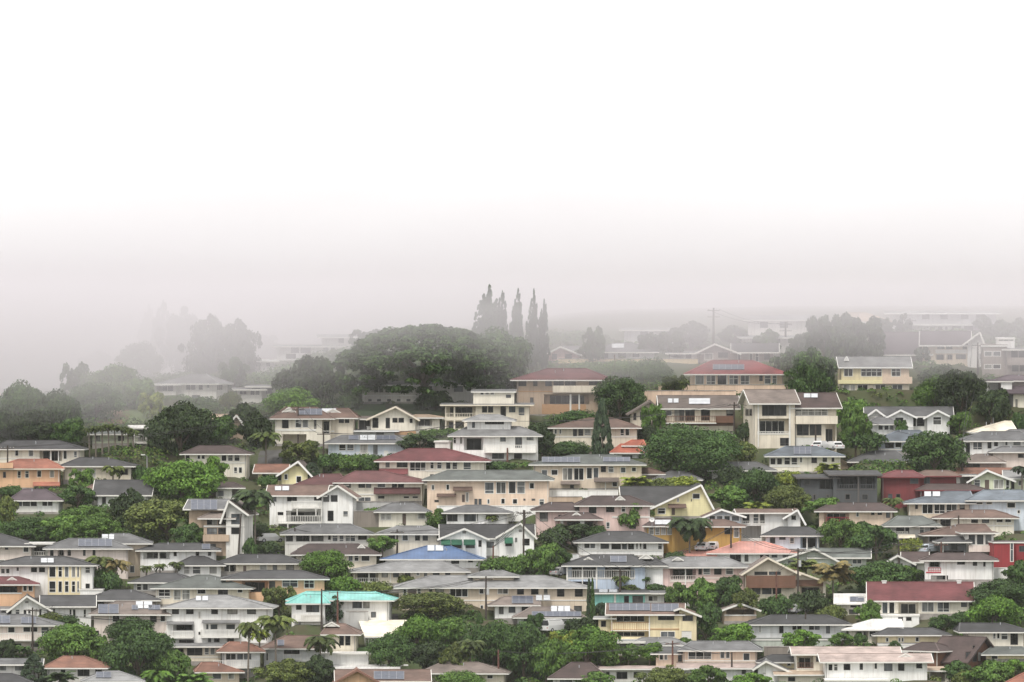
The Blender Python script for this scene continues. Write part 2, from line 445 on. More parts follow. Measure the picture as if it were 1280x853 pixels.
def build_block(h, root, b, first):
    T = h.tile; off = h.O
    v0 = b['dv']
    u0, w0 = h.hit(b['x0'], b['yb'], v0); u1, _ = h.hit(b['x1'], b['yb'], v0)
    _, we = h.hit((b['x0']+b['x1'])/2, b['ye'], v0)
    W = u1-u0
    d = b['d'] or max(4.5, min(9.0, W*.75))
    v1 = v0+d; vm = (v0+v1)/2
    oh = b['oh']; ohs = b['ohs']; th = .2
    wall = M_wall(b['wall']); trim = M_trim(b['trim']) if b['trim'] != 'dark' else FRAME_DK
    fr = lambda u, v, w: off+h.fr(u, v, w)
    FOOT.append((fr(u0, v0, 0), fr(u1, v0, 0), fr(u1, v1, 0), fr(u0, v1, 0), off.z+w0, first))
    t = b['t']
    weL = weR = we
    if t == 'gf' and b['yl'] is not None:
        _, weL = h.hit(b['x0'], b['yl'], v0)
    wmin = min(weL, weR)
    top = wmin-.02
    wb = w0-b['fd']
    # ---- openings
    ops = parse(b['w'])
    rec, rest = [], []
    for side, k, xa, ya, xb, yb in ops:
        if side == '' and k in 'wkcmovdg':
            ua, wz1 = h.hit(xa, ya, v0); ub, wz0 = h.hit(xb, yb, v0)
            um, wm = (ua+ub)/2, (wz0+wz1)/2
            if ub-ua < .35: ua, ub = um-.175, um+.175
            if wz1-wz0 < .3: wz0, wz1 = wm-.15, wm+.15
            if t in ('gf',) and wz1 > top-.05:
                if wz0 > top-.1: rest.append((side, k, xa, ya, xb, yb)); continue
            ua = max(ua, u0+.06); ub = min(ub, u1-.06); wz1 = min(wz1, top-.06); wz0 = max(wz0, wb+.05)
            if ub-ua < .15 or wz1-wz0 < .15: continue
            rec.append((k, ua, wz0, ub, wz1))
        else: rest.append((side, k, xa, ya, xb, yb))
    # openings that overlap an earlier one are dropped
    good = []
    for r in rec:
        if all(r[1] >= g[3]-.01 or r[3] <= g[1]+.01 or r[2] >= g[4]-.01 or r[4] <= g[2]+.01 for g in good): good.append(r)
    rec = good
    # ---- walls
    mb = MB()
    us = sorted({u0, u1, *[r[1] for r in rec], *[r[3] for r in rec]}); ws = sorted({wb, top, *[r[2] for r in rec], *[r[4] for r in rec]})
    for ua, ub in zip(us, us[1:]):
        if ub-ua < 1e-5: continue
        for wa, wz in zip(ws, ws[1:]):
            if wz-wa < 1e-5: continue
            cu, cw = (ua+ub)/2, (wa+wz)/2
            if any(r[1] < cu < r[3] and r[2] < cw < r[4] for r in rec): continue
            mb.quad(fr(ua, v0, wa), fr(ub, v0, wa), fr(ub, v0, wz), fr(ua, v0, wz))
    mb.quad(fr(u0, v1, wb), fr(u0, v0, wb), fr(u0, v0, top), fr(u0, v1, top))
    mb.quad(fr(u1, v0, wb), fr(u1, v1, wb), fr(u1, v1, top), fr(u1, v0, top))
    mb.quad(fr(u1, v1, wb), fr(u0, v1, wb), fr(u0, v1, top), fr(u1, v1, top))
    mb.quad(fr(u0, v0, top), fr(u1, v0, top), fr(u1, v1, top), fr(u0, v1, top))
    DEP = {'o': min(1.6, d*.4), 'v': min(3.6, d*.6)}
    for k, a, z0, c, z1 in rec:
        dp = v0+DEP.get(k, .14)
        mb.quad(fr(a, v0, z0), fr(a, v0, z1), fr(a, dp, z1), fr(a, dp, z0)); mb.quad(fr(c, v0, z1), fr(c, v0, z0), fr(c, dp, z0), fr(c, dp, z1))
        mb.quad(fr(a, v0, z1), fr(c, v0, z1), fr(c, dp, z1), fr(a, dp, z1)); mb.quad(fr(c, v0, z0), fr(a, v0, z0), fr(a, dp, z0), fr(c, dp, z0))
        if k in 'ov': mb.quad(fr(a, dp, z0), fr(c, dp, z0), fr(c, dp, z1), fr(a, dp, z1))
    # ridge geometry
    if t in ('h', 'gx'):
        _, wr = h.hit((b['x0']+b['x1'])/2, b['yr'], vm); wr = max(wr, we+.4)
    elif t == 'gf':
        ur, wr = h.hit(b['xr'] if b['xr'] is not None else (b['x0']+b['x1'])/2, b['yr'], v0-oh)
    elif t == 's':
        _, wr = h.hit((b['x0']+b['x1'])/2, b['yr'], v1+oh); wr = max(wr, we+.05)
    if t == 'gx':
        for uu, flip in ((u0, 1), (u1, 0)):
            a, c_, p = fr(uu, v0, top), fr(uu, v1, top), fr(uu, vm, wr-th-.03)
            mb.tri(a, p, c_) if flip else mb.tri(a, c_, p)
    elif t == 'gf':
        pl, pr, pk = (u0, weL), (u1, weR), (ur, wr-th-.03)
        for vv in (v0, v1): mb.add([fr(u0, vv, top), fr(u1, vv, top), fr(u1, vv, max(top+.001, pr[1]-.02)), fr(pk[0], vv, pk[1]), fr(u0, vv, max(top+.001, pl[1]-.02))], [(0, 1, 2, 3, 4)])
    mb.build('wall', wall, root, off)
    # ---- roof
    rf = None
    if t in ('h', 'gx', 'gf', 's'):
        rm = M_roof(b['roof'])
        ra, fa = MB(), MB()
        e0, e1, f0, f1 = u0-ohs, u1+ohs, v0-oh, v1+oh
        if t == 'h':
            if b['rx']:
                r0, _ = h.hit(b['rx'][0], b['yr'], vm); r1, _ = h.hit(b['rx'][1], b['yr'], vm)
            else:
                ins = min((e1-e0)/2-.05, (f1-f0)/2*1.0); r0, r1 = e0+ins, e1-ins
            r0 = max(r0, e0+.3); r1 = min(max(r1, r0+.05), e1-.3)
            A, Bq, Cq, D = fr(e0, f0, we), fr(e1, f0, we), fr(e1, f1, we), fr(e0, f1, we)
            P, Q = fr(r0, vm, wr), fr(r1, vm, wr)
            ra.add([A, Bq, Cq, D, P, Q], [(0, 1, 5, 4), (1, 2, 5), (2, 3, 4, 5), (3, 0, 4)])
            dn = Vector((0, 0, -th))
            fa.hexa([p+dn for p in (A, Bq, Cq, D)]+[p-Vector((0, 0, .015)) for p in (A, Bq, Cq, D)])
            cp = MB()
            up = Vector((0, 0, .03))
            for p, q in ((A, P), (Bq, Q), (Cq, Q), (D, P), (P, Q)): cp.beam(p+up, q+up, .22, .07)
            slope_p, slope_n = (e0, f0, we), Vector((0, -(wr-we), vm-f0)).normalized()
            zof = lambda v: we+(wr-we)*(v-f0)/(vm-f0)
        elif t == 'gx':
            pr = [(f0, we), (vm, wr), (f1, we)]
            a = [fr(e0, p, z) for p, z in pr]; c_ = [fr(e1, p, z) for p, z in pr]
            dn = Vector((0, 0, -th))
            ra.add(a+c_, [(0, 3, 4, 1), (1, 4, 5, 2)])
            al = [p+dn for p in a]; cl_ = [p+dn for p in c_]
            fa.add(a+c_+al+cl_, [(0, 6, 9, 3), (2, 5, 11, 8), (0, 1, 7, 6), (1, 2, 8, 7), (3, 9, 10, 4), (4, 10, 11, 5), (6, 7, 10, 9), (7, 8, 11, 10)])
            for g in (a, c_):
                for i in (0, 1): fa.beam(g[i]+dn*.6, g[i+1]+dn*.6, .1, .26)
            fa.beam(a[0]+dn*.55, c_[0]+dn*.55, .08, .2)
            cp = MB(); cp.beam(a[1]+Vector((0, 0, .02)), c_[1]+Vector((0, 0, .02)), .24, .07)
            slope_p, slope_n = (e0, f0, we), Vector((0, -(wr-we), vm-f0)).normalized()
            zof = lambda v: we+(wr-we)*(v-f0)/(vm-f0)
        elif t == 'gf':
            sl = (wr-weL)/max(.3, ur-u0); sr = (wr-weR)/max(.3, u1-ur)
            pr = [(u0-ohs, weL-sl*ohs), (ur, wr), (u1+ohs, weR-sr*ohs)]
            a = [fr(p, f0, z) for p, z in pr]; c_ = [fr(p, f1, z) for p, z in pr]
            dn = Vector((0, 0, -th))
            ra.add(a+c_, [(0, 1, 4, 3), (1, 2, 5, 4)])
            al = [p+dn for p in a]; cl_ = [p+dn for p in c_]
            fa.add(a+c_+al+cl_, [(0, 3, 9, 6), (2, 8, 11, 5), (0, 6, 7, 1), (1, 7, 8, 2), (3, 4, 10, 9), (4, 5, 11, 10), (6, 9, 10, 7), (7, 10, 11, 8)])
            for i in (0, 1): fa.beam(a[i]+dn*.6, a[i+1]+dn*.6, .12, .3)
            cp = MB(); cp.beam(a[1]+Vector((0, 0, .02)), c_[1]+Vector((0, 0, .02)), .24, .07)
            slope_p, slope_n = (pr[0][0], f0, pr[0][1]), Vector((-(wr-weL)*1.0, 0, ur-u0)).normalized()
            zof = lambda v: wr
        else:
            A, Bq, Cq, D = fr(e0, f0, we), fr(e1, f0, we), fr(e1, f1, wr), fr(e0, f1, wr)
            ra.add([A, Bq, Cq, D], [(0, 1, 2, 3)])
            dn = Vector((0, 0, -th-.03))
            fa.hexa([p+dn for p in (A, Bq, Cq, D)]+[p-Vector((0, 0, .012)) for p in (A, Bq, Cq, D)])
            cp = None
            slope_p, slope_n = (e0, f0, we), Vector((0, -(wr-we), f1-f0)).normalized()
            zof = lambda v: we+(wr-we)*(v-f0)/(f1-f0)
        rf = ra.build('roof', rm, root, off)
        fa.build('fascia', trim, rf, off)
        if cp is not None and b['roof'] not in ('r_white',): cp.build('ridge_cap', roof_mat(tuple(min(1, c*1.3+.015) for c in PAL[b['roof']])), rf, off)
    # ---- windows and doors in their openings
    for k, a, z0, c, z1 in rec:
        wd, ht = c-a, z1-z0
        if k in 'wkcm':
            n = max(1, round(wd/1.05)); fw = .10 if k != 'k' else .06
            m = MB(); hb = 0 if ht < 1.0 else (hrnd.choice([0, 0, .62, .3]) if k != 'k' else hrnd.choice([0, 0, .3]))
            bars_window(m, fr, a, z0, c, z1, v0-.035, v0+.1, fw, n, hb)
            o = m.build('window', trim if k in 'wcm' else FRAME_DK, root, off)
            m = MB(); lites(m, fr, a, z0, c, z1, v0+.055, v0+.085, n, hb)
            g = G_CURT if k == 'c' else G_MID if k == 'm' else (G_DARK if hrnd.random() < .78 else G_MID)
            m.build('pane', g, o, off)
        elif k == 'o':
            dp = v0+DEP['o']
            zz = z0+min(ht*.86, 2.2) if ht < 3.2 else z1-.4
            n = max(1, int(wd/4.5))
            for i in range(n):
                a1 = a+wd*(i+.12)/n; c1 = a+wd*(i+.88)/n
                m = MB(); bars_window(m, fr, a1, z0+.03, c1, zz, dp-.09, dp-.01, .07, max(2, round((c1-a1)/1.0)), 0)
                o = m.build('sliding_door', FRAME_DK if hrnd.random() < .6 else trim, root, off)
                m = MB(); lites(m, fr, a1, z0+.04, c1, zz, dp-.05, dp-.03, max(2, round((c1-a1)/1.0)), 0); m.build('pane', G_DARK, o, off)
        elif k == 'd':
            m = MB(); m.box(a, v0+.06, z0, c, v0+.12, z1, 0, fr)
            m.box(a+wd*.2, v0+.04, z0+ht*.1, c-wd*.2, v0+.06, z0+ht*.42, 0, fr); m.box(a+wd*.2, v0+.04, z0+ht*.52, c-wd*.2, v0+.06, z0+ht*.9, 0, fr)
            m.build('door', plain_mat('door_paint', (.12, .085, .07)), root, off)
        elif k == 'g':
            m = MB()
            for i in range(4): m.box(a, v0+.07+.004*(i % 2), z0+ht*i/4+.015, c, v0+.12, z0+ht*(i+1)/4, 0, fr)
            m.build('garage_door', plain_mat('garage_paint', (.66, .65, .62), .5), root, off)
    # ---- everything that stands proud of the wall
    for side, k, xa, ya, xb, yb in rest:
        if side in ('L', 'R'):
            uu = u0 if side == 'L' else u1; sg = -1 if side == 'L' else 1
            va, z1 = h.hit_side(xa, ya, uu); vb, z0 = h.hit_side(xb, yb, uu)
            va, vb = min(va, vb), max(va, vb)
            va, vb = max(va, v0+.1), min(vb, v1-.1)
            if vb-va < .2 or z1-z0 < .2: continue
            f2 = lambda u, v, w: fr(uu+sg*(-v), u, w)
            m = MB(); bars_window(m, f2, va, z0, vb, z1, -.05, .01, .09, max(1, round((vb-va)/1.05)), 0)
            o = m.build('window', trim if k != 'k' else FRAME_DK, root, off)
            m = MB(); m.box(va+.02, -.025, z0+.02, vb-.02, -.005, z1-.02, 0, f2); m.build('pane', G_CURT if k == 'c' else G_MID if k == 'm' else G_DARK, o, off)
            continue
        ua, z1 = h.hit(xa, ya, v0); ub, z0 = h.hit(xb, yb, v0)
        if k in 'wkcm':        # window in a gable end, standing proud
            m = MB(); bars_window(m, fr, ua, z0, ub, z1, v0-.06, v0-.002, .08, max(1, round((ub-ua)/1.05)), 0)
            o = m.build('window', trim if k != 'k' else FRAME_DK, root, off)
            m = MB(); m.box(ua+.02, v0-.03, z0+.02, ub-.02, v0-.004, z1-.02, 0, fr); m.build('pane', G_DARK if k != 'c' else G_CURT, o, off)
        elif k == 'l':         # louvred attic vent
            m = MB()
            for i in range(4):
                z = z0+(z1-z0)*i/4; m.box(ua, v0-.05, z, ub, v0-.003, z+(z1-z0)*.16, 0, fr)
            m.build('attic_vent', FRAME_DK, root, off)
        elif k in 'rbq':
            rm_ = M_trim(b['rc']) if b['rc'] else trim
            pj = {'r': .0, 'b': 1.25, 'q': 1.0}[k]
            va = v0-pj-.03
            sl_ = MB(); 
            if pj: sl_.box(ua, va, z0-.18, ub, v0-.004, z0, 0, fr)
            else: sl_.box(ua, v0-.06, z0-.06, ub, v0-.003, z0+.04, 0, fr)
            o = sl_.build('balcony' if pj else 'railing_kerb', trim if k != 'q' else M_wall(b['qc'] or b['rc'] or b['wall']), root, off)
            m = MB()
            if k == 'q':
                m.box(ua, va, z0+.002, ub, va+.12, z1, 0, fr); m.box(ua, va+.12, z0+.002, ua+.12, v0-.005, z1, 0, fr); m.box(ub-.12, va+.12, z0+.002, ub, v0-.005, z1, 0, fr)
                m.build('parapet', M_wall(b['qc'] or b['rc'] or b['wall']), o, off)
            else:
                rail_mesh(m, fr, ua, ub, va, v0-.01 if pj else va, z0+.04, z1)
                m.build('railing', rm_, o, off)
        elif k == 'p':
            m = MB(); m.box(ua, v0-1.28, z0, max(ub, ua+.14), v0-1.12, z1, 0, fr); m.build('post', trim, root, off)
        elif k == 'P':
            m = MB(); m.box(ua, v0-.14, z0, max(ub, ua+.14), v0-.01, z1, 0, fr); m.build('post', trim, root, off)
        elif k == 't':
            m = MB(); m.box(ua, v0-.07, z0, ub, v0-.003, z1, 0, fr); m.build('trim_band', M_trim(b['rc']) if b['rc'] else trim, root, off)
        elif k == 'a':
            _, zf = h.hit(xa, yb, v0-1.1)
            m = MB(); A_, B_, C_, D_ = fr(ua, v0-1.1, zf), fr(ub, v0-1.1, zf), fr(ub, v0-.004, z1), fr(ua, v0-.004, z1)
            dn = Vector((0, 0, -.12)); m.hexa([A_+dn, B_+dn, C_+dn, D_+dn, A_, B_, C_, D_])
            m.build('awning', M_roof(b['ac'] or b['roof']), root, off)
        elif k == 'h':
            m = MB(); vc = v0+d*.45; ua, z1 = h.hit(xa, ya, vc); ub, z0 = h.hit(xb, yb, vc)
            m.box(ua, vc, z0-.8, ub, vc+.9, z1, 0, fr); m.box(ua-.08, vc-.08, z1, ub+.08, vc+.98, z1+.12, 0, fr)
            m.build('chimney', M_wall('white'), root, off)
        elif k in 'sS' and rf is not None:
            p0 = Vector(slope_p)+slope_n*.12
            q = [h.hit_plane(x, y, p0, slope_n) for x, y in ((xa, yb), (xb, yb), (xb, ya), (xa, ya))]
            tq = [fr(*p) for p in q]; nw = h.ux*slope_n.x+h.uy*slope_n.y+Vector((0, 0, slope_n.z))
            m = MB(); m.hexa([p-nw*.07 for p in tq]+tq); o = m.build('solar_panel' if k == 's' else 'water_heater_panel', SOLAR if k == 's' else SOLAR_W, rf, off)
            # frame lines between modules
            L = (tq[1]-tq[0]).length; n = max(1, round(L/1.1)); Hh = (tq[3]-tq[0]).length; nh = max(1, round(Hh/1.6))
            up = nw*.015
            for i in range(n+1):
                f = i/n; m2a = tq[0].lerp(tq[1], f)+up; m2b = tq[3].lerp(tq[2], f)+up
                if i == 0: me = MB()
                me.beam(m2a, m2b, .04, .03)
            for j in range(nh+1):
                f = j/nh; me.beam(tq[0].lerp(tq[3], f)+up, tq[1].lerp(tq[2], f)+up, .04, .028)
            o2 = me.build('panel_frame', EDGE, rf, off)
        elif k == 'n' and rf is not None:      # small gable let into the roof
            vv = v0+d*.22
            ua, zt = h.hit(xa, ya, vv); ub, zb = h.hit(xb, yb, vv); um = (ua+ub)/2
            m = MB(); fa = MB()
            A_, C_, P_ = fr(ua, vv, zb), fr(ub, vv, zb), fr(um, vv, zt); bk = h.uy*(vm-vv)
            m.add([A_, C_, P_, A_+bk, C_+bk, P_+bk], [(0, 2, 5, 3), (2, 1, 4, 5), (0, 3, 4, 1)])
            o = m.build('gablet', M_roof(b['roof']), rf, off)
            ins = .12
            fw_ = -h.uy*.05
            fa.add([A_+fw_*.1, C_+fw_*.1, P_+fw_*.1], [(0, 1, 2)]); fa.beam(A_+fw_, P_+fw_, .1, .2); fa.beam(P_+fw_, C_+fw_, .1, .2)
            fa.build('gable_trim', trim, o, off)

def extras(h, root, b, first):
    """downpipes, roof vents, window air conditioners, a concrete footing"""
    r = hrnd; v0 = b['dv']; off = h.O
    fr = lambda u, v, w: off+h.fr(u, v, w)
    u0, w0 = h.hit(b['x0'], b['yb'], v0); u1, _ = h.hit(b['x1'], b['yb'], v0)
    _, we = h.hit((b['x0']+b['x1'])/2, b['ye'], v0)
    if b['t'] in ('h', 'gx') and we-w0 > 1.5:
        for u in ([u0+.12], [u1-.2], [u0+.12, u1-.2], [])[r.randrange(4)]:
            m = MB(); m.box(u, v0-.1, w0, u+.09, v0-.012, we-.22, 0, fr); m.build('downpipe', M_trim('offwhite') if r.random() < .5 else plain_mat('pipe_paint', (.25, .24, .23)), root, off)
    if first and b['fd'] > 0 and r.random() < .6:
        m = MB(); m.box(u0-.03, v0-.035, w0-b['fd'], u1+.03, v0-.006, w0+r.uniform(.05, .35), 0, fr); m.build('footing', STONE, root, off)
    if b['t'] == 'h' and u1-u0 > 5:
        d = b['d'] or max(4.5, min(9.0, (u1-u0)*.75)); vm = v0+d/2
        _, wr = h.hit((b['x0']+b['x1'])/2, b['yr'], vm)
        for i in range(r.randrange(3)):
            u = u0+(u1-u0)*r.uniform(.35, .65); v = v0+d*r.uniform(.25, .4); z = we+(wr-we)*(v-v0+b['oh'])/(d/2+b['oh'])
            m = MB(); m.tube([fr(u, v, z-.2), fr(u, v, z+.38)], [.07, .07], 6); m.build('roof_vent', EDGE, root, off)
DRNAME = {'h': 'hip_roof_house', 'gx': 'gabled_house', 'gf': 'gabled_house', 's': 'flat_roof_house', 'n': 'house'}
def H(label, tile, *blocks, yaw=None, dy=0.0, name=None, cat='house'):
    if yaw is None: yaw = hrnd.uniform(-8, 8)
    h = House(tile, blocks, yaw, dy)
    nm = name or DRNAME[blocks[0]['t']]
    n0 = len(FOOT)
    root = empty(nm, h.O); tag(root, label, cat, 'houses on the hillside' if cat == 'house' else None)
    for i, b in enumerate(blocks):
        build_block(h, root, b, i == 0)
        extras(h, root, b, i == 0)
    HOUSES.append((label, FOOT[n0:]))
    return root
# ---------------------------------------------------------------- lower slope, left
H('pale pink house with charcoal roof at the left edge, beside a white pergola porch', 'A1',
  B(-200, 155, 262, 170, 108, 'ppink', 'r_char', rx=(-120, 5), w='w170~203:115~145;k172~190:25~42;w238~262:-10~25,-60~-30'),
  B(150, 240, 262, 156, 150, 'offwhite', 'r_white', 's', 5, dv=.8, w='o168~220:158~232;r198~222:156~236;w228~250:170~215'))
H('beige grey-roofed house with a taller block at its right, above the yellow-bayed house', 'A1',
  B(240, 640, 330, 183, 132, 'ppink', 'r_grey', rx=(350, 530), d=8, w='k186~220:250~268,338~355,415~428,463~477;o184~222:290~320;s136~171:392~560'),
  B(505, 738, 330, 157, 108, 'beige', 'r_grey', d=9, dv=2.5, rx=(560, 640), w='k190~200:605~632;w268~306:648~674;S112~137:510~540,545~570'), yaw=2)
H('white house with tall pale yellow glazed bay and charcoal roof with one white panel', 'A1',
  B(-30, 462, 432, 266, 222, 'white', 'r_char', rx=(130, 320), d=8.5, w='w282~310:3~26,28~50;k278~295:85~92;w275~305:152~188,192~228;w276~308:425~452;w356~386:425~452;S231~253:205~235,238~268'),
  B(240, 402, 434, 270, 222, 'yellow', 'r_char', 'n', 3, dv=-.5, w='w273~328:244~280,290~312,322~345,357~378,384~397;w345~404:244~280,290~312,322~345,357~378,384~397'),
  B(400, 512, 445, 386, 384, 'white', 'r_lgrey', 's', 3, dv=-.9, oh=.1, w='r386~418:402~510'), yaw=-2)
H('tan house with dark red roof and white-trimmed gablet at the left edge', 'A1',
  B(-90, 172, 480, 362, 324, 'orange', 'r_dred', rx=(-40, 90), d=7.5, w='o370~408:-80~108;w368~398:114~136,140~165;n328~346:32~88;t404~410:-90~110'), yaw=3)
H('white house with charcoal roof and broad front gable beside red-roofed tan house', 'A1',
  B(225, 455, 556, 472, 417, 'white', 'r_char', 'gx', 8, dv=1.0, w='w485~528:345~360,362~380,416~432;w482~520:262~278'),
  B(58, 236, 550, 478, 419, 'white', 'r_char', 'gf', 9, xr=134, w='w487~520:76~100,115~135,138~156;w483~526:168~188,193~210;l446~456:126~142', oh=.8), yaw=3)
H('pinkish beige house with solar-panelled grey roof and long white balcony at the left edge', 'A1',
  B(-60, 264, 700, 566, 512, 'ppink', 'r_grey', rx=(60, 130), d=8, w='w574~606:38~76;w574~603:114~190;w574~630:204~246;s518~556:-30~50;s526~556:105~180;b606~640:-20~250;w655~680:60~110,150~200')
  , yaw=-3)
H('low grey-roofed house with small white pergola above the solar-panelled left-edge house', 'A1',
  B(-80, 80, 545, 515, 492, 'lgrey', 'r_grey', d=6, w='k520~538:-30~10,30~60'),
  B(30, 162, 540, 484, 477, 'offwhite', 'r_lgrey', 's', 4, dv=1.5, w='v490~530:38~155'))
H('pinkish house with taupe roof crowded by five solar panels, behind the big round dark tree', 'A1',
  B(470, 832, 655, 512, 446, 'ppink', 'r_taupe', rx=(580, 700), d=9, w='w516~552:560~600;k514~552:750~784;w514~550:800~828;k594~618:466~495;P515~650:545~550;s462~507:492~540,545~592;S447~482:680~715,720~760;s466~488:660~690,742~800'), yaw=-4)
H('cream house with wide green-grey hip roof, left of the white three-storey house top', 'A1',
  B(778, 1242, 470, 381, 316, 'cream', 'r_green', rx=(985, 1050), d=9, w='w386~435:792~852;c388~442:868~905,910~950;w381~412:985~1030;k384~440:1090~1140;w378~406:1186~1214;t420~428:780~860'), yaw=-4)
H('small grey house under charcoal hip roof, left of the green-grey roofed house', 'A1',
  B(668, 950, 405, 352, 306, 'grey', 'r_char', rx=(780, 880), d=7, w='w359~394:682~708,712~742'))
H('taupe low house with dark grey roof behind the solar-crowded roof', 'A1',
  B(450, 778, 520, 441, 389, 'taupe', 'r_char', rx=(560, 660), d=8, w='k448~480:480~520,560~600,680~720'), yaw=2)
H('white house with dark ribbed roof, open lanai and two small square windows', 'A1',
  B(702, 1080, 300, 192, 156, 'white', 'r_char', rx=(800, 990), d=8, w='o199~236:716~848;k198~220:978~996,1040~1056;k200~222:868~884;P192~290:790~797;s160~185:1010~1050'),
  B(890, 1104, 332, 266, 222, 'white', 'r_char', rx=(960, 1020), d=5, dv=-3.2, w='c272~312:918~950,962~1004,1045~1086'), yaw=2)
H('long cream house with charcoal roof and garage, left of the maroon gablet roof', 'A1',
  B(1100, 1498, 305, 257, 212, 'cream', 'r_char', rx=(1200, 1400), d=8, w='o262~302:1108~1180;d270~305:1216~1231;c264~302:1298~1336;k266~292:1364~1386;P257~300:1145~1150;k262~290:1430~1470'), yaw=-2)
H('peach orange house with dark roof and recessed lanai, beside round bright green tree', 'A1',
  B(1130, 1622, 440, 335, 292, 'orange', 'r_char', rx=(1260, 1500), d=9, w='o345~402:1210~1340;k346~396:1345~1376;w340~378:1410~1490;w341~383:1520~1572;q402~442:1150~1340'), yaw=2)
H('tall white three-storey house with grey hip roof, balconies and lean-to awnings', 'A1',
  B(832, 1340, 665, 479, 416, 'white', 'r_lgrey', rx=(1040, 1140), d=9.5, ac='r_lgrey', w='k485~512:860~895,930~968,1056~1090,1137~1187,1235~1280;c498~536:990~1005;m560~590:1028~1045,1050~1090,1128~1178;o562~594:866~968;a540~554:1012~1200;a548~560:835~970;b594~626:828~970;b588~624:1006~1200;k640~660:895~970;k628~652:1040~1056,1070~1098,1136~1170;k600~615:992~1004;S420~443:980~1005,1012~1040;m520~545:1290~1325;k600~640:1290~1325'), yaw=-3)
H('pale yellow flat-roofed house below the three-storey white house', 'A1',
  B(880, 1104, 752, 671, 656, 'cream', 'r_lgrey', 's', 7, w='k680~718:935~1012;w678~716:1022~1046,1050~1076;o682~716:884~920;t724~729:880~1104'), yaw=3)
H('light grey house with red-brown roof behind a long grey railing', 'A1',
  B(1110, 1300, 805, 699, 650, 'lgrey', 'r_rust', rx=(1150, 1230), d=7, w='k710~738:1130~1152,1155~1178,1186~1215,1220~1256;b742~776:1066~1296;P699~790:1125~1130'), yaw=2)
H('beige house with orange-brown roof at the foot, below the grey railing house', 'A1',
  B(1000, 1196, 860, 800, 752, 'beige', 'r_rust', rx=(1010, 1080), d=7, w='w806~838:1060~1108,1140~1172'), yaw=4)
H('white house with rust-brown hip roof at the foot, between the two round dark trees', 'A1',
  B(236, 515, 860, 779, 720, 'offwhite', 'r_rust', rx=(320, 420), d=8.5, w='k785~822:388~448;k784~810:476~516;w786~816:225~250,300~330'), yaw=-3)
H('white low house with grey gabled roof at the lower left corner', 'A1',
  B(-40, 190, 862, 762, 733, 'offwhite', 'r_grey', 'gx', 7, w='m767~797:-4~34,72~122'), yaw=2)
H('dark roofed house cut by the lower left corner', 'A1',
  B(-160, 130, 905, 852, 808, 'offwhite', 'r_char', rx=(-60, 60), d=6, dv=0), dy=-3)
H('white membrane hip roof with one dark solar panel at the bottom left', 'A1',
  B(430, 700, 905, 848, 795, 'white', 'r_lgrey', rx=(530, 590), d=8, w='s800~828:480~555'), dy=-3)
H('tan three-storey house with gable front and solar roof, above the grey hip roofs', 'B1',
  B(1018, 1158, 930, 752, 704, 'tan', 'r_taupe', 'h', 8, dv=.6, rx=(1100, 1150), w='k756~786:1034~1086,1090~1140;k800~832:1034~1086,1090~1140;t788~797:1018~1150;q834~862:1020~1150;k880~905:1050~1080'),
  B(1130, 1222, 940, 716, 662, 'offwhite', 'r_taupe', 'gf', 8, xr=1142, yl=706, w='k730~782:1156~1200;k798~832:1156~1200;t786~794:1132~1222'),
  B(945, 1120, 760, 706, 656, 'tan', 'r_grey', 'gx', 8, dv=3, w='s660~708:955~1085'), yaw=-8)
# ---------------------------------------------------------------- lower slope, left centre
H('white-walled house with grey roof and band of lanai windows under the white stilted house', 'A2',
  B(145, 568, 195, 111, 60, 'offwhite', 'r_grey', rx=(250, 470), d=8, w='k112~148:150~185,200~268,276~338;k112~140:360~374;m112~150:380~410,415~440,445~498;k113~140:510~555;t152~160:146~380'), yaw=2)
H('cream house with dark maroon roof and tiny white gablet behind the bright round tree', 'A2',
  B(200, 602, 262, 213, 160, 'cream', 'r_dbrown', rx=(262, 510), d=9, w='w208~248:460~486,490~515,525~570;k212~245:300~340,380~420;n163~182:508~546'), yaw=2)
H('cream house with light grey hip roof, left of the white house with green awnings', 'A2',
  B(620, 925, 205, 110, 70, 'cream', 'r_lgrey', rx=(710, 860), d=8, w='w112~146:660~698;w112~146:730~762;k114~144:795~820,833~860;k118~148:903~915'), yaw=-2)
PAL['r_awn'] = (.02, .10, .06)
H('bright white house with two gables and dark green window awnings', 'A2',
  B(925, 1388, 226, 132, 62, 'white', 'r_char', 'gx', 8, dv=1.5, oh=.3, w='k150~180:1152~1190'),
  B(922, 1152, 226, 130, 82, 'white', 'r_char', 'gf', 7, xr=1042, oh=.5, ac='r_awn', w='k150~182:980~1028,1048~1094;a138~163:925~972,976~1030,1038~1096;k142~175:1112~1128;l96~108:1032~1050'),
  B(1214, 1390, 226, 118, 55, 'white', 'r_char', 'gf', 7, xr=1322, oh=.5, ac='r_awn', w='k144~172:1246~1280;a128~155:1242~1284;l88~100:1314~1330;k134~168:1332~1368;k130~152:1295~1306'), yaw=1)
H('white house with bright blue metal hip roof and two white panels', 'A2',
  B(648, 1112, 290, 236, 168, 'white', 'r_blue', rx=(860, 965), d=8.5, w='k230~255:905~950;k228~260:976~1016;k228~253:1060~1085;k232~248:720~760,830~870;S166~194:858~892,898~936', oh=.9), yaw=-4)
H('long beige house with pale grey roof and row of lanai windows under the blue roof', 'A2',
  B(488, 1048, 362, 298, 246, 'cream', 'r_lgrey', rx=(700, 930), d=8, w='o301~352:494~612;k298~328:628~660,685~715,745~773,840~856;w298~320:800~818;k296~320:884~918,945~972;r330~354:500~612;P298~355:562~568,670~674'), yaw=2)
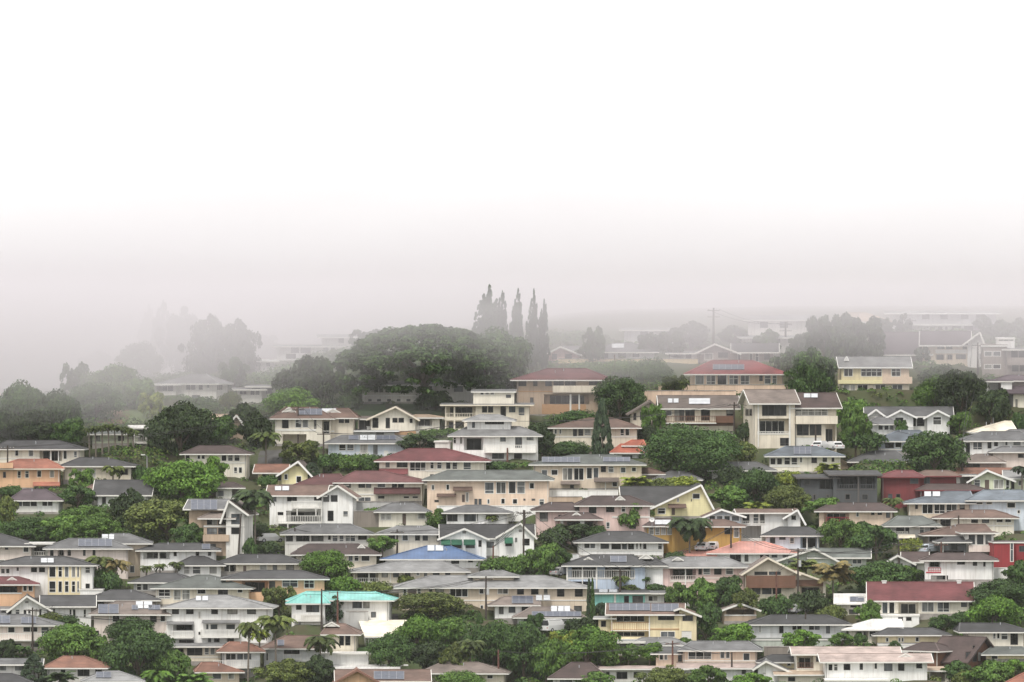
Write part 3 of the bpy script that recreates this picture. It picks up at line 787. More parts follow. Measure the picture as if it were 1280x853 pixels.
H('very long beige two-storey house with broad pale grey hip roof', 'A2',
  B(715, 1655, 485, 378, 318, 'beige', 'r_lgrey', rx=(872, 1440), d=9.5, w='w382~430:735~754;d382~430:760~802;w382~430:806~826;k380~408:865~882,895~940;w382~426:968~1060;w378~412:1115~1140,1143~1156;w376~412:1207~1262;k374~414:1305~1340,1375~1413,1440~1458;k374~424:1505~1542,1594~1634;w465~488:1120~1138;k470~500:1590~1630;t440~445:716~1655'),
  B(1085, 1290, 380, 322, 293, 'beige', 'r_lgrey', d=5, dv=2.5, rx=(1150, 1230)), yaw=1)
H('white house under turquoise metal roof with two hips', 'A2',
  B(182, 662, 560, 441, 398, 'white', 'r_teal', rx=(255, 590), d=8.5, w='k446~482:482~530,536~568;t488~495:450~560;k500~528:575~600;k460~500:340~380', oh=1.0),
  B(178, 345, 555, 457, 412, 'white', 'r_teal', rx=(235, 330), d=4.5, dv=-1.6, w='k466~502:250~316;k466~490:200~228;b512~542:190~330', oh=.9), yaw=-3)
H('house under a pale cream lean-to roof, above the bright green tree', 'A2',
  B(560, 790, 650, 622, 540, 'offwhite', 'r_cream', 's', 7, w='v626~645:600~680', oh=.6), yaw=8)
H('cream house with brown roof and small white-trimmed gablet behind the tall feathery palm', 'A2',
  B(350, 498, 705, 612, 558, 'cream', 'r_brown', rx=(365, 440), d=8, w='k617~668:416~440,446~472;n552~574:338~418'),
  B(40, 352, 745, 682, 618, 'lgrey', 'r_brown', rx=(150, 320), d=7, dv=-1.5, w='k686~712:140~218;r712~740:135~225;w704~746:0~20,48~64;s640~668:108~140'), yaw=-2)
H('low house with flat bright white roof terrace below the brown-roofed cream house', 'A2',
  B(390, 692, 832, 783, 762, 'offwhite', 'r_white', 's', 7, w='k790~820:412~448'),
  B(345, 562, 780, 704, 700, 'white', 'r_white', 's', 3, dv=7.2, w=''), yaw=-1)
H('house with dull brown roof, orange gable and large solar panel at the bottom', 'A2',
  B(420, 850, 905, 846, 788, 'tan', 'r_brown', 'gx', 8, dv=1, w='s797~836:590~740'),
  B(410, 600, 905, 840, 789, 'orange', 'r_rust', 'gf', 7, xr=506, trim='r_rust'), dy=-2, yaw=2)
H('cream house with grey-brown hip roof at the bottom behind the olive tree', 'A2',
  B(835, 1238, 862, 806, 752, 'cream', 'r_taupe', rx=(930, 1110), d=8, w='w814~836:1154~1186;k814~840:900~950,1040~1080'), yaw=-3)
H('white house with brown roofs carrying two banks of solar modules, beside the thin cypress pair', 'A3',
  B(-85, 106, 537, 466, 424, 'white', 'r_taupe', rx=(-40, 190), d=7.5, ohs=1.2, w='k470~512:-65~-42,48~80;w470~508:-20~20;s420~456:0~105;S416~442:120~150,158~190'),
  B(30, 345, 585, 527, 474, 'lgrey', 'r_taupe', rx=(100, 270), d=6, dv=-4, w='k540~572:170~212,218~252;k535~570:60~120;s498~522:100~345;S470~498:196~225,230~258,262~290'), yaw=2)
# ---------------------------------------------------------------- lower slope, right centre
H('white house with dark grey hip roof and long window band above the pale blue house', 'A3',
  B(335, 757, 225, 151, 97, 'white', 'r_char', rx=(478, 642), d=9, w='k155~181:362~388,392~415;m155~188:440~488;k154~188:497~545,550~575,580~610;w154~187:618~632,636~650;k155~186:656~672;m153~190:728~752;t188~196:336~757'), yaw=2)
H('pale blue house with charcoal roof, two white gablets and a columned blue balcony', 'A3',
  B(274, 665, 385, 268, 214, 'blue', 'r_char', rx=(395, 600), d=9, w='o270~334:278~612;r290~335:276~614;P268~385:420~427,350~354,272~277;s220~250:492~572;n228~246:352~412;n212~236:634~706;v348~384:290~410;k345~370:520~545'),
  B(612, 755, 385, 268, 224, 'white', 'r_char', d=6, dv=1.2, rx=(660, 700), w='k345~362:590~612'), yaw=-2)
H('pink house with light grey hip roof, white gablet and pink lanai railing', 'A3',
  B(690, 1165, 376, 276, 224, 'pink', 'r_lgrey', rx=(800, 1060), d=9, rc='ppink', w='k283~312:695~732;k285~310:740~750;o280~342:790~920;r318~342:790~920;k280~314:932~950;m280~314:955~992;k276~314:1010~1048;w278~314:1068~1107;t328~334:930~1165;P276~365:864~870;n228~244:800~858;t345~352:788~925'), yaw=1)
H('white house with coral pink metal roof and lean-to canopy over its left side', 'A3',
  B(1000, 1402, 262, 206, 149, 'white', 'r_coral', rx=(1140, 1260), d=9, ac='r_coral', w='k208~250:1090~1145;w210~252:1160~1185;k208~250:1240~1285;w208~232:1295~1330,1350~1385', oh=.9),
  B(850, 1000, 262, 222, 192, 'white', 'r_coral', 's', 5, dv=-.6, w='v228~258:880~980'), yaw=-3)
H('mustard yellow house with dark roof and glazed white sunroom behind the tall dark palm', 'A3',
  B(800, 1142, 192, 72, 38, 'gold', 'r_brown', rx=(890, 1060), d=8, w='k78~112:1062~1102;m74~130:1108~1136;k80~135:940~965;w78~110:890~915'),
  B(668, 812, 190, 70, 34, 'gold', 'r_dbrown', rx=(715, 810), d=7, dv=.9, ohs=.5, w='c76~116:684~710,714~740,744~770,774~806;S40~62:715~792'), yaw=-3)
H('low turquoise and white house with nearly flat dark roof above the solar-roofed yellow house', 'A3',
  B(412, 665, 472, 404, 386, 'teal', 'r_char', 's', 7, w='k420~456:560~585,602~655;t404~470:510~520;S388~401:436~478,486~526'),
  B(655, 888, 472, 405, 383, 'white', 'r_grey', 's', 8, dv=.3, w='w418~448:680~730;w416~448:808~860;k430~455:760~780'), yaw=2)
H('yellow two-storey house with solar panels across its whole roof and wood-railed lanai', 'A3',
  B(494, 838, 648, 512, 456, 'yellow', 'r_brown', 'gx', 8, rc='wood', w='k512~542:730~812;w597~628:742~816;o516~552:498~684;r552~594:494~686;o597~626:498~686;t584~589:690~838;P512~648:684~690;s458~492:486~690;s459~496:698~832'),
  B(836, 922, 648, 510, 480, 'yellow', 'r_brown', 'gf', 7, xr=842, yl=482, dv=-.4, w='k517~546:852~905;g596~640:848~898'),
  B(432, 496, 645, 530, 524, 'yellow', 'r_lgrey', 's', 6, dv=.8, w='k545~575:445~470'), yaw=-2)
H('low grey-roofed house with white-edged carport and tilted panels below the yellow house', 'A3',
  B(610, 858, 705, 665, 628, 'beige', 'r_lgrey', rx=(650, 800), d=6, w='k672~700:680~720'),
  B(515, 640, 700, 650, 640, 'offwhite', 'r_white', 's', 5, dv=-1, w='k660~690:540~600;S622~642:520~640'), yaw=-2)
H('peach house with grey roof and six-pane white window, above the long white flat roof', 'A3',
  B(855, 1225, 757, 692, 646, 'peach', 'r_grey', rx=(900, 1180), d=8, w='w698~738:880~998;w698~734:1040~1064,1068~1090;m705~745:1155~1190;t742~748:856~1225'),
  B(720, 860, 757, 708, 676, 'peach', 'r_grey', d=6, dv=1.2, rx=(760, 850), w='w712~742:736~758,760~778;k712~750:830~850'), yaw=-2)
H('long white single-storey house with flat pinkish white roof at the bottom', 'A3',
  B(388, 860, 852, 783, 768, 'offwhite', 'r_pinkw', 's', 8, w='k800~836:522~577;k800~830:608~628;k800~832:470~488'),
  B(850, 1285, 852, 780, 746, 'white', 'r_pinkw', 's', 8, dv=.4, w='k790~812:1148~1170,1210~1236;w800~830:1240~1262'), yaw=-1)
H('house with plain dark brown hip roof at the bottom beside the big green tree', 'A3',
  B(205, 462, 875, 832, 752, 'offwhite', 'r_dbrown', rx=(300, 390), d=8, w='k838~858:240~300'), yaw=-3, dy=-2)
H('small open-sided pavilion with low gabled brown roof under the thin bare tree', 'A3',
  B(1062, 1222, 552, 484, 456, 'tan', 'r_taupe', 'gf', 6, w='v488~514:1072~1212;t514~520:1062~1222', oh=.7), name='pavilion', cat='pavilion', yaw=3)
H('brown and cream house with two steep open gables behind the pole at right centre', 'A4',
  B(-104, 132, 446, 296, 228, 'cream', 'r_taupe', 'gf', 8, xr=0, yl=292, w='k262~316:-68~-2,4~64;k378~412:-80~-38,-30~18,24~66;q318~374:-110~136', rc='brown', trim='cream', oh=1.0),
  B(50, 285, 436, 346, 294, 'cream', 'r_rust', 'gf', 7, xr=140, dv=.8, w='o372~428:158~274;P346~430:276~288;t340~372:60~285', rc='brown', trim='cream'), yaw=2)
H('pale grey-green house with charcoal hip roof behind the clipped round tree', 'A4',
  B(-80, 392, 640, 562, 515, 'lgrey', 'r_char', rx=(20, 290), d=9, w='k567~608:56~78,290~310;k564~590:122~142,146~168,205~230,234~258;m566~606:-20~-60'),
  B(-80, 340, 680, 636, 630, 'ggreen', 'r_green', 's', 2, dv=-2.2, oh=.1), yaw=1)
# ---------------------------------------------------------------- lower slope, right
H('pale blue house with dark roof and deep porch, left of the bushy knoll', 'A4',
  B(-12, 254, 192, 118, 75, 'lblue', 'r_char', rx=(60, 200), d=8, w='o124~182:162~248;w128~160:108~132;k128~158:10~36;k126~140:56~88;P118~185:192~198,246~250'), yaw=-3)
H('grey house with green-grey hip roof and pale lean-to carport beside the bushy knoll', 'A4',
  B(604, 842, 132, 70, 20, 'grey', 'r_green', rx=(650, 770), d=8, w='k72~108:640~682,686~706;m72~110:755~782;k76~105:810~832;r98~110:610~700;a112~130:650~735', ac='r_cream'), yaw=2)
H('cream two-storey house with flat-hipped brown roof behind the thin dark pole', 'A4',
  B(845, 1230, 106, 30, -10, 'pcream', 'r_brown', rx=(950, 1130), d=8.5, w='k34~72:862~914;k28~56:1016~1050,1070~1106;w28~54:1140~1176,1184~1218;t66~72:1060~1230;P30~105:1128~1132'), yaw=-3)
H('taupe house with spreading brown hip roof below the flat-hipped cream house', 'A4',
  B(800, 1100, 192, 115, 62, 'taupe', 'r_brown', rx=(955, 1085), d=8, ohs=1.0, w='k118~150:805~878;w112~132:905~960;k150~185:830~870'), yaw=3)
H('house with slanting green glass sunroom, pink balcony and dark lower lanai', 'A4',
  B(985, 1128, 215, 104, 96, 'offwhite', 'r_brown', 's', 5, w='m112~166:1000~1038,1042~1080,1084~1120;q168~194:1000~1120;k200~215:1010~1120', rc='ppink'),
  B(870, 992, 215, 150, 124, 'dgrey', 'r_char', d=5, dv=-.6, rx=(905, 980), w='k154~192:876~910,914~950;o195~213:880~980'), yaw=4, dy=-4)
H('tall red house with glass corner strip at the right edge', 'A4',
  B(1130, 1232, 284, 150, 144, 'rwall', 'r_purple', 's', 6, oh=.15, w='m150~250:1210~1228'),
  B(1236, 1320, 270, 150, 146, 'rwall', 'r_purple', 's', 6, dv=1.5, oh=.15, w='k170~200:1255~1290'), yaw=6, dy=-1)
H('white house with dark brown roof and red railed corner lanai', 'A4',
  B(785, 1128, 348, 242, 205, 'white', 'r_dbrown', rx=(850, 1060), d=8, rc='red', w='o246~276:805~862;r278~300:800~864;k242~264:945~985;k244~270:1024~1046;k250~274:1076~1088;t300~306:790~865;k318~342:815~900;P242~345:888~892'), yaw=-2, dy=-7)
H('small white gabled cottage with dark roof, left of the red-railed white house', 'A4',
  B(592, 715, 304, 248, 216, 'white', 'r_char', 'gf', 7, xr=648, w='w255~286:614~634,637~656,659~676'),
  B(690, 780, 304, 250, 200, 'offwhite', 'r_dbrown', 'gx', 7, dv=2.0, w='k262~285:720~745'), yaw=-3)
H('long grey-green house with low dark roof and white gable rake, behind the dry palm', 'A4',
  B(220, 492, 272, 228, 182, 'ggreen', 'r_green', 'gx', 7, dv=.5, w='w236~262:420~470;k236~262:300~350', oh=.8),
  B(48, 345, 275, 240, 182, 'ggreen', 'r_green', 'gf', 7, xr=232, yl=242, w='k240~262:100~140'), yaw=-2)
H('cream house with one broad plain maroon red gabled roof and white french doors', 'A4',
  B(520, 1006, 516, 444, 350, 'pcream', 'r_dred', 'gx', 9, w='w450~510:570~600,604~634;o452~512:652~752;m450~502:768~830,846~908;k448~476:965~995;h348~366:570~592,945~966'),
  B(566, 756, 560, 516, 513, 'white', 'r_white', 's', 3, dv=-3.2, oh=.1, w='k526~545:650~675,690~718'), yaw=-2)
H('small cream house with white gabled roof carrying one dark panel', 'A4',
  B(356, 482, 518, 458, 408, 'pcream', 'r_white', 'gx', 6, w='k464~478:412~460;k488~512:405~450;s424~446:410~480'),
  B(478, 520, 470, 425, 412, 'white', 'r_white', 's', 5, dv=2), yaw=-3)
H('cream house with plain white hip roof in front of the maroon-roofed house', 'A4',
  B(405, 642, 652, 588, 535, 'pcream', 'r_white', rx=(520, 690), d=8, ohs=1.2, w='o592~640:438~500;w594~626:505~540;P588~640:472~476'), yaw=-2)
H('yellow house with dark green-grey roof and low white wall', 'A4',
  B(548, 892, 658, 615, 580, 'yellow', 'r_char', rx=(600, 820), d=6, w='w628~652:588~604,650~664,667~680;w625~650:736~756'),
  B(550, 748, 700, 660, 656, 'white', 'r_lgrey', 's', 2, dv=-2.2, oh=.05), yaw=1, dy=-2)
H('cream house with charcoal roof and outdoor stair at the right edge', 'A4',
  B(1000, 1278, 692, 600, 556, 'pcream', 'r_char', rx=(960, 1180), d=8, ohs=1.5, w='w602~636:1124~1140,1143~1160;k605~665:1212~1250;m606~640:1165~1200;k640~685:1225~1275'), yaw=2)
H('yellow low house with grey-green roof below the outdoor stair', 'A4',
  B(1092, 1290, 745, 712, 674, 'yellow', 'r_green', d=6, rx=(1120, 1270), w='w716~740:1115~1150'), yaw=-1)
H('steep dark brown A-frame house with glazed triangular end', 'A4',
  B(812, 985, 770, 750, 620, 'brown', 'r_dbrown', 'gx', 9, w='Rc700~748:984~1018;Rc700~748:1048~1064;Rk668~750:1022~1044', oh=.5, ohs=.9, trim='r_dbrown'),
  B(700, 850, 770, 694, 652, 'brown', 'r_dbrown', d=5, dv=-1.2, rx=(770, 835), w='w698~722:728~765;k700~740:790~830', trim='offwhite'), yaw=-38, dy=1)
H('cream two-storey house with tan roof and brown-railed corner lanai', 'A4',
  B(143, 642, 860, 711, 674, 'pcream', 'r_pinkw', 'gx', 8, dv=1, w='o722~784:146~226;r754~784:146~226;k716~750:240~264,267~293;o822~848:162~268', rc='brown'),
  B(55, 288, 860, 812, 790, 'pcream', 'r_tan', 's', 2.5, dv=-1.6, w='k826~848:100~136'), yaw=1)
H('bright white house with tan gabled roof and seven windows at the bottom', 'A4',
  B(286, 796, 838, 749, 708, 'white', 'r_pinkw', 'gx', 7, w='w760~796:300~325,328~350;k760~792:378~412;k756~790:458~475;w754~788:530~548;k752~796:580~622;k752~795:650~682;w754~786:738~774;n710~735:640~735', oh=.9),
  B(290, 600, 862, 840, 832, 'white', 'r_white', 's', 2.5, dv=-3, oh=.2), yaw=2, dy=-6)
H('small cream house with flat tan roof, right of the bright white seven-window house', 'A4',
  B(806, 962, 855, 792, 772, 'pcream', 'r_tan', 's', 6, w='v800~850:812~885;k798~825:895~915'), yaw=-3)
H('little yellow-walled house with dark roof left of the brown-railed cream house', 'A4',
  B(-30, 138, 785, 750, 714, 'yellow', 'r_char', d=6, rx=(20, 110), w='w752~772:94~116'), yaw=2)
H('white gabled house with grey roof at the bottom, left of the tan-roofed cream house', 'A4',
  B(-50, 118, 860, 800, 745, 'white', 'r_grey', 'gf', 7, xr=-10, yl=770, w='w785~816:22~50;w790~812:-30~-8'), yaw=-2)
H('coral red tiled roof cut by the lower right corner', 'A4',
  B(1195, 1420, 905, 862, 800, 'offwhite', 'r_tile', rx=(1290, 1350), d=7, w='k868~890:1220~1260', trim='white'), dy=-3)
# ---------------------------------------------------------------- middle slope, left
H('white house with pale hip roof alone among the misty trees at upper left', 'B1',
  B(803, 1082, 168, 79, 31, 'offwhite', 'r_lgrey', rx=(965, 1030), d=7, w='w80~118:808~868;w78~112:928~980;w78~112:990~1016;k76~100:1036~1046;t118~134:803~870;k136~160:815~850,960~1000;c155~176:876~908;Rw78~112:1078~1112'),
  B(776, 880, 120, 82, 74, 'offwhite', 'r_white', 's', 4, dv=-1.2, w='v84~116:782~870'), yaw=-14)
H('small white flat-roofed house half hidden right of the misty white house', 'B1',
  B(1190, 1310, 180, 107, 99, 'offwhite', 'r_lgrey', 's', 6, w='o112~135:1194~1240;w112~138:1250~1300;t138~150:1190~1310'), yaw=4)
H('small tan-roofed house with pale gable among the dark trees at left', 'B1',
  B(1150, 1216, 358, 274, 235, 'tan', 'r_tan', 'gf', 6, xr=1182, w='k286~320:1192~1214', oh=.7),
  B(1050, 1180, 345, 262, 232, 'tan', 'r_tan', 'gx', 6, dv=1.5), yaw=-6)
H('pale yellow two-storey house with dark brown hip roof above the bright green trees', 'B1',
  B(924, 1232, 542, 430, 388, 'pcream', 'r_dbrown', rx=(1000, 1150), d=8, w='k432~466:928~948;w432~458:985~1003,1006~1026;w430~468:1106~1134,1138~1166,1170~1200;w495~528:1168~1188,1192~1212;t472~478:1090~1230'), yaw=-2)
H('pale green stilted house with white deck behind the row of slender palms', 'B1',
  B(462, 690, 385, 330, 316, 'pgreen', 'r_green', 's', 6, w='k340~365:480~500,590~620'),
  B(668, 732, 385, 300, 286, 'offwhite', 'r_white', 's', 5, dv=-1.0, oh=.5, w='v304~372:674~728;b342~374:668~732;P374~420:672~676,700~704,726~730'), yaw=8)
H('cream house with wide dark green-grey hip roof behind the orange house', 'B1',
  B(-30, 400, 482, 406, 362, 'pcream', 'r_char', rx=(40, 290), d=8.5, w='w404~442:74~94;w404~444:142~168;o406~466:198~310;w412~458:315~336;w416~448:368~386;P406~470:250~258,290~296;t450~456:-30~200'), yaw=-2)
H('orange house with terracotta tiled roof and tiled garage hood at the left', 'B1',
  B(-25, 298, 605, 503, 456, 'orange', 'r_tile', rx=(95, 235), d=8, ac='r_tile', w='w514~552:86~106,124~146;w512~548:184~208;w512~550:248~272;k520~550:15~30;a570~588:165~300;g592~618:170~290;q474~496:-20~66', trim='cream'), yaw=2)
H('cream house with charcoal hip roof, right of the orange house', 'B1',
  B(318, 655, 562, 491, 448, 'cream', 'r_char', rx=(400, 530), d=8, w='c502~552:372~410,450~480;k505~535:600~640;d506~558:430~446'), yaw=-2)
H('white stilted house with dark roof and wide window band below the orange house', 'B1',
  B(66, 292, 728, 662, 606, 'white', 'r_purple', rx=(120, 225), d=8, w='k664~692:70~110,114~150,154~184;k650~690:212~236,240~262;t692~722:66~186;P728~760:210~216'), yaw=-2, dy=-1)
H('white house with charcoal and brown roofs behind the olive tree at left', 'B1',
  B(488, 738, 700, 636, 560, 'white', 'r_char', 'gx', 8, dv=1.0, w='k645~684:510~530;w650~682:690~715;k650~680:600~630'),
  B(420, 560, 690, 616, 566, 'offwhite', 'r_brown', rx=(500, 545), d=6, dv=3, w='k640~660:450~480'), yaw=-2)
H('little white house with dark roof left of the tall slim palm', 'B1',
  B(1082, 1202, 660, 599, 572, 'offwhite', 'r_dbrown', d=6, rx=(1110, 1170), w='k614~642:1090~1118;v604~650:1160~1198'), yaw=3)
# ---------------------------------------------------------------- middle slope, left centre
H('cream house with brown gabled roofs, solar glass and double garage', 'B2',
  B(95, 372, 388, 253, 196, 'pcream', 'r_brown', rx=(150, 300), d=8, w='k258~302:130~163;m258~300:196~228,232~262;k258~305:290~302;v332~385:132~252;o258~330:330~368;t306~316:95~300;s204~234:215~330;n198~222:130~200'),
  B(366, 486, 388, 250, 202, 'cream', 'r_brown', d=7, dv=1.5, rx=(395, 460), w='k252~276:414~440,444~466;S203~220:330~400;n206~226:345~425'), yaw=-3)
H('pale yellow gabled house with screened side porch under the lawn', 'B2',
  B(574, 796, 322, 247, 192, 'pcream', 'r_taupe', 'gf', 9, xr=697, oh=.8, w='k250~300:582~612;k250~302:648~670;k250~274:682~708,712~740;k252~276:768~783;t316~335:574~800', rc='wood', trim='cream'),
  B(790, 918, 322, 248, 234, 'pcream', 'r_tan', d=6, dv=.6, rx=(800, 860), w='o252~294:800~880;r290~318:796~880'),
  B(508, 580, 320, 254, 240, 'cream', 'r_taupe', 's', 5, dv=2.0, w='k262~310:515~570'), yaw=-1)
H('light grey house with flat white-edged roof and white chimney block', 'B2',
  B(334, 692, 380, 313, 302, 'lgrey', 'r_lgrey', 's', 7, w='k322~348:412~428,445~462;k320~350:350~395;k322~340:600~640;h296~330:555~580', trim='white'), yaw=1, dy=4)
H('pale grey house with grey hip roof, two white panels and white fence railing', 'B2',
  B(362, 738, 442, 376, 336, 'lblue', 'r_grey', rx=(430, 690), d=7, w='w380~414:414~450,454~490;k386~434:586~608;c380~430:520~560;r420~442:500~570,660~700;S336~360:520~556,560~596;s338~358:464~512,602~700;t414~440:640~660'), yaw=-1)
H('cream house with long crimson hip roof and tall white window bays', 'B2',
  B(616, 1148, 556, 466, 403, 'pcream', 'r_dred', rx=(770, 950), d=9, ac='r_dred', w='k472~498:648~668;k468~498:704~758;w466~516:768~850;w460~506:870~890,904~930;w460~508:948~975,980~1008;w462~510:1036~1076;t512~518:850~1148;a503~530:615~760;k532~550:870~890,905~935;m536~556:640~700'), yaw=-2)
H('cream split-level house with broad maroon roof and lower maroon skirt roof', 'B2',
  B(420, 830, 675, 573, 515, 'pcream', 'r_maroon', rx=(500, 640), d=9, ohs=1.2, ac='r_maroon', w='k570~600:512~546,550~576;k572~600:436~475;w574~600:606~648;k574~598:680~705,710~740;a598~628:590~822;k640~654:610~642;w640~654:736~768,780~812;m645~672:510~576;t628~636:480~590'),
  B(215, 440, 660, 584, 530, 'pcream', 'r_maroon', rx=(330, 420), d=7, dv=.8, w='k596~620:280~330'), yaw=-2)
H('white three-storey house with brown roof, two long balconies and timber stilts', 'B2',
  B(68, 335, 795, 638, 586, 'white', 'r_brown', 'gx', 9, w='m642~672:72~105;k640~668:155~205;o645~696:184~286;k632~664:290~328;w718~740:105~140;o714~770:150~326;b665~698:180~330;b738~774:105~330;p698~740:206~211,300~305,328~333;p776~812:110~115,160~165,240~245,320~325;S591~612:95~126,132~165', oh=.7),
  B(330, 483, 795, 634, 587, 'white', 'r_brown', 'gf', 9, xr=408, w='k635~670:336~366,374~408;k714~766:358~388;m714~746:434~462', oh=.8, dv=-.15), yaw=-3)
H('large peach house with dark grey roof, small hoods and big white windows', 'B2',
  B(856, 1464, 702, 560, 512, 'peach', 'r_green', rx=(960, 1380), d=9, ac='r_brown', w='w584~612:877~893;w582~612:950~968;w572~630:1143~1190;w570~630:1200~1250;w568~630:1262~1300,1304~1346;w574~606:1366~1392;a628~642:904~1000;a594~612:986~1082;d634~672:1030~1044;w622~672:1048~1064;k660~672:892~914;k655~684:1092~1108,1112~1128;m655~682:1155~1170;w652~682:1224~1246;w654~682:1282~1308;k654~664:1338~1346,1378~1396;w655~688:1415~1442;t692~716:905~1464', rc='white'), yaw=-1)
H('small cream house with grey roof and two pale curtained windows', 'B2',
  B(614, 854, 792, 719, 675, 'pcream', 'r_grey', rx=(680, 790), d=8, w='c728~762:622~677;c726~757:808~850;d730~785:732~750;t722~727:614~854'), yaw=2)
H('white house with low grey roof, left of the peach house wall and above green awnings', 'B2',
  B(953, 1255, 802, 724, 686, 'white', 'r_grey', rx=(1050, 1150), d=8, w='k732~768:956~1008;k730~768:1040~1110;k735~760:1150~1200;P724~800:1100~1106'), yaw=-2)
H('pale yellow cottage with white gable trim and rust side roof', 'B2',
  B(128, 258, 588, 514, 466, 'pyellow', 'r_taupe', 'gf', 8, xr=210, yl=522, w='k532~562:84~130;w530~560:140~160;w540~575:200~228;l482~492:200~216', trim='white', oh=.9),
  B(10, 135, 592, 524, 482, 'pyellow', 'r_rust', 'gx', 6, dv=1.5, w='w532~566:85~128;k530~566:30~60'), yaw=-4)
H('cream three-tier house with flat grey roofs, small upper storey and long columned veranda', 'B2',
  B(945, 1365, 322, 184, 174, 'cream', 'r_lgrey', 's', 8, w='o189~248:952~1098;k190~224:1130~1156,1160~1186;k190~246:1222~1250;w190~226:1262~1300;r226~250:950~1100;t250~262:930~1240;o266~305:952~1040;P186~320:988~996,1098~1104;w270~300:1060~1090;m195~240:1310~1345', trim='cream'),
  B(1086, 1290, 190, 118, 106, 'pcream', 'r_lgrey', 's', 5, dv=3.5, oh=.4, w='w118~136:1120~1140,1145~1166,1171~1192;k134~150:1250~1275'), yaw=-1)
H('white house with grey tiered roofs, dark screened porch and white balcony', 'B2',
  B(984, 1408, 468, 340, 293, 'white', 'r_lgrey', rx=(1060, 1320), d=8, w='w346~380:985~1002;w344~382:1018~1032;o344~412:1040~1136;w338~372:1218~1252;k338~400:1296~1330;m340~365:1350~1390;b385~420:1142~1400;k425~455:1180~1240,1290~1330'),
  B(1056, 1272, 400, 263, 233, 'white', 'r_lgrey', d=6, dv=2.5, rx=(1120, 1210), w='k265~283:1144~1240;k270~300:1080~1095'),
  B(895, 972, 420, 366, 362, 'offwhite', 'r_white', 's', 4, dv=.5, oh=.2), yaw=-2)
# ---------------------------------------------------------------- middle slope, right centre
H('large tan house with dull maroon hip roof and orange wood lower lanai', 'C3',
  B(344, 792, 755, 580, 523, 'tan', 'r_maroon', rx=(500, 690), d=9, w='k586~612:352~392,426~448,486~520;k582~612:528~580,584~640;k580~607:704~756;q609~638:525~768;t636~640:344~526;k668~696:410~428;o652~702:480~706;t702~752:470~690;P652~752:608~617,652~660', oh=1.1, rc='wood', qc='cream'), yaw=-3)
H('cream house with broad taupe gabled roof, skylights and brown-railed full balcony', 'B3',
  B(755, 1114, 322, 203, 138, 'cream', 'r_taupe', 'gx', 9, rc='brown', w='k208~266:812~862,866~914;k207~264:945~990;w212~240:768~800;k205~240:1072~1108;b240~274:755~1020;q240~270:1020~1114;t274~290:755~1110;S152~180:885~990;S153~174:780~802,808~832', oh=.9),
  B(598, 752, 322, 218, 163, 'cream', 'r_taupe', 'gf', 8, xr=692, dv=.6, w='k210~260:640~660;w225~262:606~622', oh=.8, trim='r_taupe'), yaw=1)
H('cream house with brown-grey hip roof behind the tall dark cypress', 'B3',
  B(204, 624, 402, 299, 250, 'cream', 'r_brown', rx=(385, 500), d=9, w='k302~342:305~325;k300~340:332~356;w306~332:212~226,235~248;w300~340:540~562,565~588;c305~338:362~395;t342~348:204~624'), yaw=-2)
H('small pale house with bright orange-red flared roof beside the cypress', 'B3',
  B(518, 632, 466, 424, 380, 'lgrey', 'r_orange', d=6, rx=(545, 610), w='k436~460:550~602', oh=.9),
  B(560, 660, 425, 388, 360, 'lgrey', 'r_orange', d=4, dv=1.5, rx=(600, 655), oh=.4), yaw=-8)
H('beige two-storey house with grey roof, long solar banks and white fence wall', 'B3',
  B(108, 648, 612, 483, 434, 'beige', 'r_green', rx=(310, 500), d=9, ac='r_taupe', w='w509~541:147~178;w508~538:195~230;w500~563:252~304,308~360;w498~556:372~402,406~434;k492~522:444~470;w492~524:480~510;w496~526:542~570;w496~520:597~622;a566~580:243~340;a548~568:410~534;k585~612:290~310;w568~595:500~528;P570~612:465~470;s445~471:150~340;s446~468:456~590'), yaw=-1)
H('pinkish house with dark brown tiered roofs and pink porch posts', 'B3',
  B(338, 690, 835, 688, 640, 'pink', 'r_dbrown', rx=(400, 590), d=8, dv=0, w='k690~728:384~422;k688~722:470~512;w688~722:546~568;k765~805:590~620;n642~662:516~566;t742~750:500~690;m770~805:470~490'),
  B(122, 330, 800, 714, 672, 'pink', 'r_dbrown', rx=(190, 300), d=7, dv=1.0, w='k722~768:138~180;k735~760:232~280'),
  B(240, 430, 835, 757, 724, 'pink', 'r_dbrown', d=3.5, dv=-3.2, rx=(290, 380), w='o764~812:256~428;P757~832:242~256,340~362;n724~740:300~345'), yaw=1)
H('pale lemon house with tall front gable and long dark grey roof', 'B3',
  B(715, 1000, 750, 690, 583, 'pyellow', 'r_char', 'gf', 9, xr=946, yl=690, oh=.8, ac='r_brown', w='w700~732:728~768;w628~656:902~940;a680~698:780~870;d702~736:798~815;c650~672:824~836;k655~668:895~899', trim='white'),
  B(570, 890, 740, 692, 592, 'pyellow', 'r_char', 'gx', 8.5, dv=2.2, w='k700~725:620~660'), yaw=3)
H('pale blue and white house with low white gable, brown roof and open garage', 'B3',
  B(975, 1145, 855, 736, 706, 'lblue', 'r_brown', 'gf', 7, xr=1048, w='m736~768:985~1018,1022~1055,1059~1092,1096~1138;t775~800:975~1145', trim='white'),
  B(1144, 1382, 855, 724, 705, 'white', 'r_brown', 'gx', 7, dv=.4, w='w730~782:1150~1190;w728~782:1205~1234,1237~1266;v790~852:1150~1246;r765~782:1148~1195,1205~1265'),
  B(1378, 1442, 860, 736, 708, 'white', 'r_brown', 'gf', 7, xr=1428, dv=-.4, w='k732~760:1397~1420', trim='white'), yaw=2)
